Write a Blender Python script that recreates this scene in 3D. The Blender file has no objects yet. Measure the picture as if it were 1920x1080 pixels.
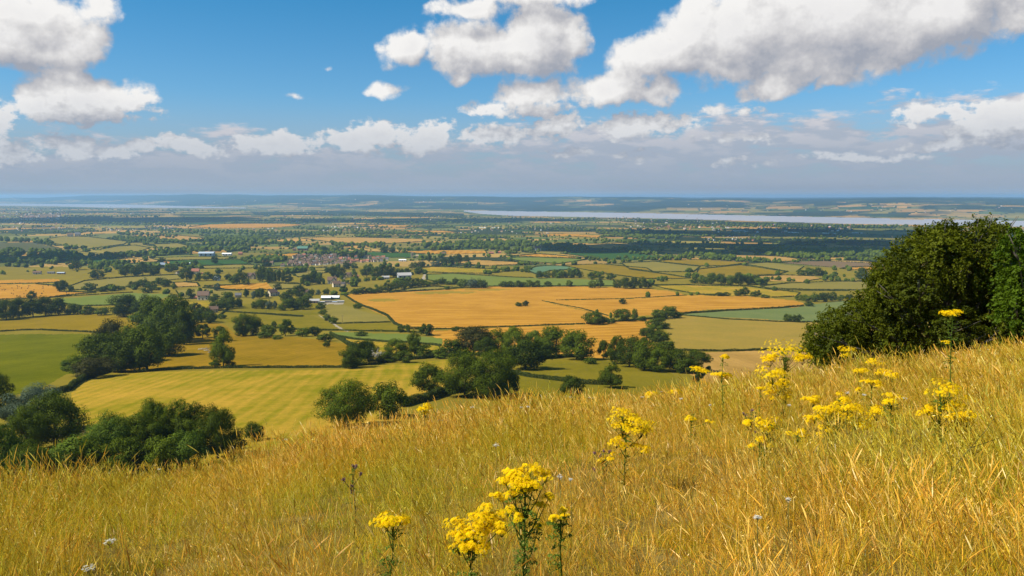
import bpy, math, random
import numpy as np
from math import radians, sin, cos, tan, atan2, sqrt, pi

scene = bpy.context.scene
COL = scene.collection
F = 1507.0                       # focal length in photograph pixels
HORIZ = 368.0                    # row of the true horizon
PITCH = math.atan((540.0 - HORIZ) / F)
CP, SP = cos(PITCH), sin(PITCH)
SUN_AZ, SUN_EL = radians(-108), radians(48)      # azimuth measured from the view direction, clockwise
SUN_DIR = (sin(SUN_AZ) * cos(SUN_EL), cos(SUN_AZ) * cos(SUN_EL), sin(SUN_EL))

def pix_dir(u, v):
    """direction of a photograph pixel -> azimuth, tangent of depression (positive down)"""
    a = (np.asarray(u, float) - 960.0) / F
    b = (540.0 - np.asarray(v, float)) / F
    y = CP + b * SP
    z = -SP + b * CP
    h = np.sqrt(a * a + y * y)
    return np.arctan2(a, y), -z / h

def dir_pix(phi, t):
    """azimuth and tangent of depression -> pixel"""
    x, y, z = np.sin(phi), np.cos(phi), -t
    c = y * CP - z * SP
    up = y * SP + z * CP
    return 960 + F * x / c, 540 - F * up / c

# ---------------------------------------------------------------- value noise
def _hash(ix, iy, seed):
    n = (ix.astype(np.int64) * 374761393 + iy.astype(np.int64) * 668265263 + seed * 974711) & 0x7fffffff
    n = ((n ^ (n >> 13)) * 1274126177) & 0x7fffffff
    n = (n ^ (n >> 16)) & 0xffffff
    return n / float(0xffffff)

def vnoise(x, y, seed=0):
    x = np.asarray(x, float); y = np.asarray(y, float)
    ix = np.floor(x); iy = np.floor(y)
    fx = x - ix; fy = y - iy
    fx = fx * fx * (3 - 2 * fx); fy = fy * fy * (3 - 2 * fy)
    a = _hash(ix, iy, seed); b = _hash(ix + 1, iy, seed)
    c = _hash(ix, iy + 1, seed); d = _hash(ix + 1, iy + 1, seed)
    return (a * (1 - fx) + b * fx) * (1 - fy) + (c * (1 - fx) + d * fx) * fy

def fbm(x, y, octv=4, seed=0):
    s = 0; a = 0.5; t = 0
    for k in range(octv):
        s = s + a * vnoise(x * 2 ** k + 17.3 * k, y * 2 ** k - 9.1 * k, seed + k); t += a; a *= 0.55
    return s / t

# ---------------------------------------------------------------- objects
def tag(o, label=None, cat=None, group=None, kind=None):
    if label: o['label'] = label
    if cat: o['category'] = cat
    if group: o['group'] = group
    if kind: o['kind'] = kind
    return o

def empty(name, loc=(0, 0, 0), rz=0.0):
    o = bpy.data.objects.new(name, None); COL.objects.link(o)
    o.location = loc; o.rotation_euler = (0, 0, rz); o.empty_display_size = 0.2
    return o

def link(name, me, parent=None, loc=(0, 0, 0), rz=0.0):
    o = bpy.data.objects.new(name, me); COL.objects.link(o)
    o.location = loc; o.rotation_euler = (0, 0, rz)
    if parent is not None: o.parent = parent
    return o

def mesh_np(name, V, Fc, mats, midx=None, col=None, smooth=False):
    """V (n,3), Fc (m,k) faces all of k corners (or list of such arrays)"""
    me = bpy.data.meshes.new(name)
    V = np.asarray(V, np.float32)
    if not isinstance(Fc, (list, tuple)): Fc = [Fc]
    Fc = [np.asarray(f, np.int32) for f in Fc if len(f)]
    loops = np.concatenate([f.ravel() for f in Fc])
    tot = np.concatenate([np.full(len(f), f.shape[1], np.int32) for f in Fc])
    st = np.concatenate([[0], np.cumsum(tot)[:-1]]).astype(np.int32)
    me.vertices.add(len(V)); me.vertices.foreach_set('co', V.ravel())
    me.loops.add(len(loops)); me.loops.foreach_set('vertex_index', loops)
    me.polygons.add(len(tot)); me.polygons.foreach_set('loop_start', st); me.polygons.foreach_set('loop_total', tot)
    if midx is not None: me.polygons.foreach_set('material_index', np.asarray(midx, np.int32))
    me.polygons.foreach_set('use_smooth', np.full(len(tot), bool(smooth)))
    for m in (mats if isinstance(mats, (list, tuple)) else [mats]): me.materials.append(m)
    if col is not None:                       # per face colour
        a = me.color_attributes.new('Col', 'FLOAT_COLOR', 'CORNER')
        c = np.repeat(np.asarray(col, np.float32), tot, axis=0)
        if c.shape[1] == 3: c = np.concatenate([c, np.ones((len(c), 1), np.float32)], 1)
        a.data.foreach_set('color', np.ascontiguousarray(c).ravel())
    me.update(calc_edges=True)
    return me

class MB:
    """collects small solids; build() makes one mesh"""
    def __init__(s): s.v = []; s.f = []; s.m = []; s.n = 0
    def add(s, V, Fs, m=0):
        V = np.asarray(V, float)
        s.v.append(V)
        for f in Fs: s.f.append([i + s.n for i in f]); s.m.append(m)
        s.n += len(V)
    def box(s, x0, x1, y0, y1, z0, z1, m=0):
        V = [(x0,y0,z0),(x1,y0,z0),(x1,y1,z0),(x0,y1,z0),(x0,y0,z1),(x1,y0,z1),(x1,y1,z1),(x0,y1,z1)]
        s.add(V, [(0,3,2,1),(4,5,6,7),(0,1,5,4),(1,2,6,5),(2,3,7,6),(3,0,4,7)], m)
    def prism(s, poly, x0, x1, m=0):
        """poly in (y,z), extruded along x"""
        n = len(poly)
        V = [(x0, p[0], p[1]) for p in poly] + [(x1, p[0], p[1]) for p in poly]
        Fs = [tuple(range(n)), tuple(range(2 * n - 1, n - 1, -1))]
        for i in range(n):
            j = (i + 1) % n; Fs.append((i, i + n, j + n, j))
        s.add(V, Fs, m)
    def tube(s, pts, rad, sides=6, m=0, cap=True):
        pts = [np.asarray(p, float) for p in pts]; n = len(pts)
        V = []
        for i, p in enumerate(pts):
            d = pts[min(i + 1, n - 1)] - pts[max(i - 1, 0)]
            d = d / (np.linalg.norm(d) + 1e-9)
            u = np.cross(d, (0.3, 0.91, 0.27) if abs(d[1]) < 0.9 else (1, 0, 0)); u /= np.linalg.norm(u)
            w = np.cross(d, u)
            r = rad[i] if hasattr(rad, '__len__') else rad
            for k in range(sides):
                a = 2 * pi * k / sides
                V.append(p + r * (cos(a) * u + sin(a) * w))
        Fs = []
        for i in range(n - 1):
            for k in range(sides):
                k2 = (k + 1) % sides
                Fs.append((i*sides+k, i*sides+k2, (i+1)*sides+k2, (i+1)*sides+k))
        if cap:
            Fs.append(tuple(range(sides - 1, -1, -1))); Fs.append(tuple((n-1)*sides + k for k in range(sides)))
        s.add(V, Fs, m)
    def mesh(s, name, mats, smooth=False):
        me = bpy.data.meshes.new(name)
        me.from_pydata([tuple(map(float, p)) for a in s.v for p in a], [], [list(map(int, f)) for f in s.f])
        for m in (mats if isinstance(mats, (list, tuple)) else [mats]): me.materials.append(m)
        for p, i in zip(me.polygons, s.m): p.material_index = i; p.use_smooth = smooth
        me.update()
        return me

# ---------------------------------------------------------------- node helper
class NT:
    def __init__(s, tree): s.t = tree; s.n = tree.nodes; s.l = tree.links
    def new(s, typ, ins=None, **kw):
        nd = s.n.new(typ)
        for k, v in kw.items(): setattr(nd, k, v)
        for k, v in (ins or {}).items(): s.put(nd.inputs[k], v)
        return nd
    def put(s, sock, v):
        if v is None: return
        if isinstance(v, bpy.types.NodeSocket): s.l.new(v, sock)
        elif isinstance(v, bpy.types.Node): s.l.new(v.outputs[0], sock)
        else: sock.default_value = v
    def m(s, op, a, b=None, c=None, clamp=False):
        nd = s.n.new('ShaderNodeMath'); nd.operation = op; nd.use_clamp = clamp
        s.put(nd.inputs[0], a); s.put(nd.inputs[1], b); s.put(nd.inputs[2], c)
        return nd.outputs[0]
    def vm(s, op, a, b=None, scale=None):
        nd = s.n.new('ShaderNodeVectorMath'); nd.operation = op
        s.put(nd.inputs[0], a); s.put(nd.inputs[1], b)
        if scale is not None: s.put(nd.inputs[3], scale)
        return nd.outputs[0] if op not in ('LENGTH', 'DOT_PRODUCT') else nd.outputs[1]
    def noise(s, vec, scale, detail=4, rough=0.55, dist=0.0, dim='3D', out=0):
        nd = s.n.new('ShaderNodeTexNoise'); nd.noise_dimensions = dim
        s.put(nd.inputs['Vector'], vec); nd.inputs['Scale'].default_value = scale
        nd.inputs['Detail'].default_value = detail; nd.inputs['Roughness'].default_value = rough
        nd.inputs['Distortion'].default_value = dist
        return nd.outputs[out]
    def ramp(s, fac, pts, interp='LINEAR'):
        nd = s.n.new('ShaderNodeValToRGB'); cr = nd.color_ramp; cr.interpolation = interp
        while len(cr.elements) < len(pts): cr.elements.new(0.5)
        for e, (p, c) in zip(cr.elements, pts):
            e.position = p; e.color = (c[0], c[1], c[2], 1) if hasattr(c, '__len__') else (c, c, c, 1)
        s.put(nd.inputs[0], fac)
        return nd.outputs[0]
    def mix(s, fac, a, b, typ='MIX'):
        nd = s.n.new('ShaderNodeMix'); nd.data_type = 'RGBA'; nd.blend_type = typ; nd.clamp_factor = True
        s.put(nd.inputs[0], fac); s.put(nd.inputs[6], a); s.put(nd.inputs[7], b)
        return nd.outputs[2]
    def mr(s, val, a, b, c=0.0, d=1.0, smooth=True):
        nd = s.n.new('ShaderNodeMapRange'); nd.interpolation_type = 'SMOOTHSTEP' if smooth else 'LINEAR'
        s.put(nd.inputs[0], val); s.put(nd.inputs[1], a); s.put(nd.inputs[2], b)
        s.put(nd.inputs[3], c); s.put(nd.inputs[4], d)
        return nd.outputs[0]

def C4(c): return (c[0], c[1], c[2], 1.0)

def new_mat(name):
    m = bpy.data.materials.new(name); m.use_nodes = True
    m.node_tree.nodes.clear()
    N = NT(m.node_tree)
    return m, N

def out(N, surf, disp=None):
    o = N.n.new('ShaderNodeOutputMaterial'); N.l.new(surf if isinstance(surf, bpy.types.NodeSocket) else surf.outputs[0], o.inputs[0])
# ================================================================ camera, sun, sky
cam = bpy.data.cameras.new('camera'); camo = bpy.data.objects.new('camera', cam); COL.objects.link(camo)
cam.sensor_width = 36; cam.lens = 36 * F / 1920
cam.clip_start = 0.05; cam.clip_end = 200000
camo.location = (0, 0, 0); camo.rotation_euler = (radians(90) - PITCH, 0, 0)
scene.camera = camo

sun = bpy.data.lights.new('sun', 'SUN'); suno = bpy.data.objects.new('sun', sun); COL.objects.link(suno)
sun.energy = 5.0; sun.angle = radians(0.55); sun.color = (1.0, 0.93, 0.78)
from mathutils import Vector
suno.rotation_euler = Vector(SUN_DIR).to_track_quat('Z', 'Y').to_euler()
suno.location = (-40, -20, 60)

world = bpy.data.worlds.new('World'); scene.world = world; world.use_nodes = True
world.node_tree.nodes.clear()
N = NT(world.node_tree)
tc = N.new('ShaderNodeTexCoord')
sky = N.new('ShaderNodeTexSky', sky_type='NISHITA', sun_disc=False, sun_elevation=SUN_EL,
            sun_rotation=SUN_AZ % (2 * pi), altitude=200, air_density=1.0, dust_density=0.6, ozone_density=2.2)
sep = N.new('ShaderNodeSeparateXYZ', {0: tc.outputs['Generated']})
az = N.m('ARCTAN2', sep.outputs[0], sep.outputs[1])
el = N.m('ARCSINE', sep.outputs[2])

def azel(u, v):
    ph, t = pix_dir(u, v)
    return float(ph), float(np.arctan(-t))

# cumulus: centre u, v, half width, half height (photograph pixels), tilt in degrees, weight
CL = [(40, 22, 105, 40, 0, 1), (20, 75, 120, 42, 0, 1.15), (125, 82, 62, 34, -8, 1), (192, 18, 30, 26, 30, .8),
      (165, 190, 95, 38, 5, 1.15), (95, 205, 52, 26, 0, .95), (243, 206, 58, 22, 5, .9), (130, 143, 50, 20, 15, .75), (60, 130, 40, 14, 0, .55),
      (0, 235, 25, 40, 0, .7), (609, 123, 13, 8, 0, .34), (725, 167, 38, 20, 0, .60), (551, 183, 28, 10, 0, .33),
      (765, 84, 50, 34, -15, 1.05), (900, 88, 100, 50, 5, 1.1), (1010, 74, 75, 60, -10, 1.15), (1075, 62, 42, 40, 0, .85), (960, 120, 130, 24, 0, .9), (868, 145, 22, 12, 0, .5),
      (890, 14, 80, 20, 0, .8), (1000, -10, 110, 26, 0, .85),
      (1260, 88, 115, 48, -22, 1.1), (1390, 62, 150, 72, -8, 1.2), (1560, 45, 220, 78, 0, 1.25), (1760, 18, 170, 66, -12, 1.15), (1330, 125, 190, 24, 3, .85), (1900, 10, 60, 34, 0, .7), (1560, 92, 240, 34, -6, .95),
      (1140, 160, 85, 32, -8, 1.0), (1230, 175, 70, 24, 0, .75), (990, 175, 70, 28, -12, .9), (930, 203, 80, 16, 0, .7), (1010, 205, 60, 18, 0, .7),
      (1436, 154, 52, 26, 6, .95), (1560, 143, 32, 14, -30, .75),
      (1712, 202, 42, 20, -10, .95), (1800, 208, 34, 14, 15, .8), (1880, 222, 80, 30, -12, 1.0), (1340, 207, 30, 14, -10, .6), (1420, 200, 40, 14, 0, .5),
      (20, 290, 50, 20, 0, .75), (125, 275, 60, 15, 0, .85), (230, 282, 80, 15, -4, .8), (370, 275, 50, 17, 5, .85), (515, 268, 80, 20, 0, .95),
      (700, 258, 90, 26, 4, .95), (800, 262, 50, 26, -20, .85), (930, 255, 80, 24, -5, .9), (1035, 240, 60, 26, -15, .85), (1205, 238, 95, 24, 0, .9), (1060, 290, 80, 9, 0, .5),
      (1200, 290, 60, 9, 0, .55), (1400, 308, 80, 9, 0, .55), (1590, 290, 70, 12, 0, .6), (1690, 294, 40, 10, 0, .6), (1380, 262, 90, 16, 0, .55), (1800, 270, 120, 12, 0, .6)]
gp = bpy.data.node_groups.new('cumulus_field', 'ShaderNodeTree')
gp.interface.new_socket('P', in_out='INPUT', socket_type='NodeSocketVector')
gp.interface.new_socket('D', in_out='OUTPUT', socket_type='NodeSocketFloat')
G = NT(gp); gi = G.new('NodeGroupInput'); go = G.new('NodeGroupOutput')
P = gi.outputs[0]
w1 = G.new('ShaderNodeTexNoise', {'Vector': P, 'Scale': 16.0, 'Detail': 3.0, 'Roughness': 0.55})
wv = G.vm('SUBTRACT', w1.outputs[1], (0.5, 0.5, 0.5))
Pw = G.vm('ADD', P, G.vm('MULTIPLY', wv, (0.052, 0.040, 0.0)))
acc = None
for (u, v, ru, rv, ang, w) in CL:
    a, e = azel(u, v)
    mp = G.new('ShaderNodeMapping', {'Vector': Pw, 'Location': (a, e, 0), 'Rotation': (0, 0, radians(-ang)),
               'Scale': (1.5 * ru / F, 1.5 * rv / F, 1.0)}, vector_type='TEXTURE')
    gr = G.new('ShaderNodeTexGradient', {0: mp.outputs[0]}, gradient_type='SPHERICAL')
    val = G.m('MULTIPLY', gr.outputs[1], w)
    acc = val if acc is None else G.m('SMOOTH_MAX', acc, val, 0.12)
n1 = G.noise(P, 26.0, 9.0, 0.62)
vr = G.new('ShaderNodeTexVoronoi', {'Vector': G.vm('ADD', P, G.vm('MULTIPLY', wv, (0.02, 0.02, 0))), 'Scale': 34.0, 'Detail': 3.0, 'Roughness': 0.55, 'Lacunarity': 2.3},
           feature='F1', normalize=True)
bil = G.m('SUBTRACT', 0.5, vr.outputs[0])
near = G.mr(acc, 0.02, 0.30, 0.25, 1.0)
D = G.m('ADD', acc, G.m('MULTIPLY', near, G.m('ADD', G.m('MULTIPLY', G.m('SUBTRACT', n1, 0.5), 1.1), G.m('MULTIPLY', bil, 0.42))))
n3 = G.noise(G.vm('MULTIPLY', P, (1.0, 1.5, 1.0)), 75.0, 5.0, 0.6)
py = G.new('ShaderNodeSeparateXYZ', {0: P}).outputs[1]
low = G.m('MULTIPLY', G.mr(py, 0.085, 0.13, 1.0, 0.12), near)
D = G.m('ADD', D, G.m('MULTIPLY', low, G.m('MULTIPLY', G.m('SUBTRACT', n3, 0.5), 1.3)))
G.put(go.inputs[0], D)

def field(vec):
    g = N.n.new('ShaderNodeGroup'); g.node_tree = gp; N.put(g.inputs[0], vec); return g.outputs[0]
PV = N.new('ShaderNodeCombineXYZ', {0: az, 1: el}).outputs[0]
d0 = field(PV)
d1 = field(N.vm('ADD', PV, (-0.012, 0.027, 0.0)))
alpha = N.mr(d0, 0.24, 0.58)
lit = N.m('SUBTRACT', d0, d1)                        # positive where the cloud thins towards the sun
hn = N.noise(PV, 9.0, 4.0, 0.5)
core = N.mr(d0, 0.55, 1.35)
hn2 = N.noise(PV, 34.0, 6.0, 0.6)
litc = N.mr(N.m('ADD', N.m('ADD', lit, N.m('MULTIPLY', N.m('SUBTRACT', hn, 0.5), 0.6)), N.m('MULTIPLY', N.m('SUBTRACT', hn2, 0.5), 0.35)), -0.50, 0.42, smooth=False)
ccol = N.ramp(litc, [(0.0, (0.36, 0.385, 0.45)), (0.36, (0.52, 0.52, 0.55)), (0.66, (0.71, 0.70, 0.70)), (1.0, (0.93, 0.915, 0.895))])
ccol = N.mix(N.m('MULTIPLY', core, 0.25), ccol, C4((0.55, 0.55, 0.60)))
# distant cumulus deck: flattened rows seen towards the horizon
PB = N.vm('MULTIPLY', PV, (1.0, 3.4, 1.0))
def band(shift):
    p = N.vm('ADD', PB, shift)
    a = N.noise(p, 13.0, 8.0, 0.6)
    b = N.noise(N.vm('ADD', p, (3.1, 0.7, 0)), 3.2, 3.0, 0.5)
    return N.m('ADD', a, N.m('MULTIPLY', N.m('SUBTRACT', b, 0.5), 0.55))
b0 = band((0, 0, 0)); b1 = band((-0.012, 0.045, 0))
# upper limit of the deck rises to the right (in radians of elevation)
azs = N.m('ADD', N.m('MULTIPLY', az, 0.040), 0.078)
edge = N.m('SUBTRACT', el, azs)
dens = N.m('ADD', b0, N.mr(edge, -0.02, 0.045, 0.12, -0.42, smooth=False))
balpha = N.mr(dens, 0.41, 0.57)
blit = N.mr(N.m('SUBTRACT', b0, b1), -0.05, 0.10)
btop = N.mr(edge, -0.06, 0.01)                      # brighter crowns along the top of the deck
bc = N.mix(N.m('MULTIPLY', blit, N.m('ADD', N.m('MULTIPLY', btop, 0.6), 0.4)), C4((0.46, 0.51, 0.60)), C4((0.74, 0.71, 0.73)))
# sky colour
skc = N.new('ShaderNodeVectorMath', {0: sky.outputs[0]}, operation='SCALE'); skc.inputs[3].default_value = 0.10
tint = N.mix(1.0, skc.outputs[0], N.mix(N.mr(el, 0.08, 0.235, smooth=False), C4((0.61, 0.95, 1.24)), C4((0.26, 0.89, 1.18))), 'MULTIPLY')
haze_col = C4((0.335, 0.400, 0.505))
hz = N.mr(el, 0.0, 0.075, 1.0, 0.0)
base = N.mix(balpha, tint, bc)
base = N.mix(N.mr(el, 0.0, 0.075, 0.95, 0.0), base, haze_col)
fin = N.mix(alpha, base, ccol)
fin = N.mix(N.mr(el, 0.04, 0.125, 0.58, 0.0), fin, haze_col)
# lower hemisphere (never seen past the ground)
bg = N.new('ShaderNodeBackground', {0: fin, 1: 0.683})
wo = N.new('ShaderNodeOutputWorld', {0: bg.outputs[0]})
world.cycles.sampling_method = 'NONE'

scene.view_settings.view_transform = 'Standard'; scene.view_settings.look = 'None'
scene.view_settings.exposure = 0.55; scene.view_settings.gamma = 1.0
scene.render.engine = 'CYCLES'
cy = scene.cycles
cy.max_bounces = 8; cy.diffuse_bounces = 4; cy.transmission_bounces = 4; cy.glossy_bounces = 2
cy.transparent_max_bounces = 8; cy.volume_bounces = 1
cy.use_denoising = True
cy.caustics_reflective = False; cy.caustics_refractive = False
# ================================================================ land form
SEA = -235.0
EXK = 0.69                       # albedo scale that goes with the exposure
def ak(c): return tuple(q * EXK for q in c)
_Vd = np.array([0, 225, 290, 350, 450, 600, 800, 1000, 1250, 1500, 1900, 2400, 3500, 5000, 6500, 12000, 90000], float)
_Vz = np.array([-72, -70, -80, -87, -99, -116, -137, -154, -169, -181, -193, -203, -215, -226, SEA, SEA, SEA], float)
def _pt(xs, vals):
    ph = pix_dir(np.array(xs, float), 390.0)[0]
    return ph, np.array(vals, float)
_FARX, _FARV = [0, 200, 460, 870, 960, 1200, 1500, 1600, 1750, 1920], [381.7, 382.9, 389.3, 394.6, 396, 399.5, 406, 408, 411, 414]
_NERX, _NERV = [0, 100, 200, 460, 462, 868, 870, 905, 960, 1200, 1330, 1600, 1750, 1920], [385.8, 387, 389.5, 390.6, 380, 380, 396.5, 401.5, 404.5, 409, 412, 420, 422, 425]
_TOPX, _TOPV = [-400, 0, 100, 200, 300, 500, 640, 800, 950, 1060, 1120, 1200, 1290, 1400, 1480, 1600, 1640, 1750, 1920, 2300], \
               [369, 371, 368.5, 366, 365.5, 366.5, 366.2, 368, 370, 369, 370, 369, 371.5, 373, 373, 372, 371, 370.3, 372, 373]
def shore_far(phi):
    u = 960 + F * np.tan(np.clip(phi, -0.9, 0.9)) / 0.9935
    v = np.interp(u, _FARX, _FARV)
    return -SEA / pix_dir(u, v)[1]
def shore_near(phi):
    u = 960 + F * np.tan(np.clip(phi, -0.9, 0.9)) / 0.9935
    v = np.interp(u, _NERX, _NERV)
    t = pix_dir(u, v)[1]
    return -SEA / np.maximum(t, 1e-3)
_pF = (np.radians([-180, -90, -38.6, -33.4, -24.4, -17.5, -12.3, -6.2, 0, 5.4, 9.2, 13, 20.1, 26.5, 32.9, 39.8, 90, 180]),
       [-.05, .04, 0.0873, 0.1032, 0.1231, 0.1158, 0.1118, 0.1008, 0.0845, 0.085, 0.0824, 0.0756, 0.0617, 0.0471, 0.0364, 0.0074, -.02, -.05],
       [0, .004, .0092, .0092, .0086, .0081, .0077, .0073, .0068, .0062, .0057, .0053, .0045, .0037, .0030, .0028, .001, 0])

def front_z(d, phi):
    p = np.interp(phi, _pF[0], _pF[1]); q = np.interp(phi, _pF[0], _pF[2])
    x = d * np.sin(phi); y = d * np.cos(phi)
    und = (fbm(x / 3.1 + 40, y / 3.1, 3, 5) - .5) * 0.22 + (fbm(x / 11 + 9, y / 11, 2, 8) - .5) * 0.5
    return np.minimum(-1.72 - p * d - q * d * d, 4.0) + und * np.clip(d / 6, 0.1, 1)

def vale_z(d, phi):
    z = np.interp(d, _Vd, _Vz)
    x = d * np.sin(phi); y = d * np.cos(phi)
    amp = np.clip((d - 200) / 300, 0, 1) * np.interp(d, [300, 700, 1500, 3000, 5000, 6500], [3.0, 5.0, 4.0, 3.0, 2.0, 0])
    z = z + (fbm(x / 230 + 3, y / 230 + 7, 3, 11) - .5) * amp
    ds = shore_far(phi) + 500
    dr = np.minimum(ds * 1.7, ds + 11000)
    u = 960 + F * np.tan(np.clip(phi, -0.9, 0.9)) / 0.9935
    vt = np.interp(u, _TOPX, _TOPV) + (fbm(phi * 22, phi * 0, 4, 3) - .5) * 4.0
    zt = -(vt - HORIZ) / F * dr
    s = np.clip((d - ds) / (dr - ds), 0, 1)
    hill = (zt - SEA) * (s * s * (3 - 2 * s)) ** 0.9 + (fbm(x / 2600, y / 2600, 4, 21) - .5) * 300 * s * (1 - s) * 2
    back = np.clip((d - dr) / 6000, 0, 1)
    hill = hill - 120 * np.sin(back * pi) * (back < 1)
    return z + np.where(d > ds, np.maximum(hill, 0), 0)

def land_z(d, phi):
    return np.maximum(front_z(d, phi), np.where(d < 20000 * 4, vale_z(d, phi), 0))

_dm = np.concatenate([np.linspace(180, 700, 300), np.geomspace(702, 26000, 1500)])
def unproject(u, v):
    """photograph pixel -> point on the valley land"""
    ph, t = pix_dir(u, v)
    z = vale_z(_dm, np.full_like(_dm, float(ph)))
    g = z + float(t) * _dm            # >0 : land above the ray
    k = np.argmax(g >= 0)
    if g[k] < 0: k = len(_dm) - 1
    if k == 0: d = _dm[0]
    else:
        a = g[k - 1] / (g[k - 1] - g[k]); d = _dm[k - 1] * (1 - a) + _dm[k] * a
    d = float(d); ph = float(ph)
    zz = float(vale_z(np.array([d]), np.array([ph]))[0])
    return d * sin(ph), d * cos(ph), zz, d

def front_point(u, v):
    """photograph pixel -> point on the near hillside (nearest hit), or None"""
    ph, t = pix_dir(u, v)
    d = np.linspace(1.0, 60, 1200)
    z = front_z(d, np.full_like(d, float(ph))); g = z + float(t) * d
    k = np.argmax(g >= 0)
    if g[k] < 0: return None
    return float(d[k]), float(ph)

def front_xyz(d, phi):
    return d * sin(phi), d * cos(phi), float(front_z(np.array([d]), np.array([phi]))[0])

# ---------------------------------------------------------------- fields (outlines traced on the land, photograph pixels)
# kind: (albedo a, albedo b, stripe strength, stripe spacing m)
FK = {
 'stubble': ((.64, .32, .045), (.46, .215, .022), .42, 26.0),
 'pale_stubble': ((.55, .32, .085), (.42, .245, .06), .2, 30.0),
 'hay': ((.53, .32, .04), (.25, .22, .010), .16, 7.0),
 'yard': ((.48, .40, .29), (.38, .32, .23), .0, 8.0),
 'wood': ((.030, .046, .016), (.022, .034, .012), .0, 12.0),
 'patch': ((.40, .255, .03), (.30, .22, .03), .1, 12.0),
 'slope': ((.37, .215, .016), (.23, .15, .007), .12, 6.0),
 'gold_green': ((.32, .21, .014), (.24, .165, .010), .12, 5.0),
 'green': ((.175, .17, .006), (.115, .125, .005), .10, 6.0),
 'pasture': ((.27, .205, .018), (.18, .155, .012), .05, 8.0),
 'olive': ((.30, .235, .05), (.24, .20, .042), .06, 10.0),
 'pale_olive': ((.41, .27, .05), (.32, .235, .042), .05, 12.0),
 'sage': ((.21, .235, .075), (.16, .20, .062), .08, 12.0),
 'vivid': ((.055, .125, .028), (.045, .105, .024), .06, 8.0),
 'light_green': ((.20, .235, .045), (.17, .21, .04), .05, 8.0),
 'teal': ((.14, .235, .12), (.12, .21, .11), .05, 8.0),
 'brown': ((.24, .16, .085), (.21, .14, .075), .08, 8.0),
 'dull': ((.13, .125, .05), (.10, .105, .042), .05, 8.0),
}
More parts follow.
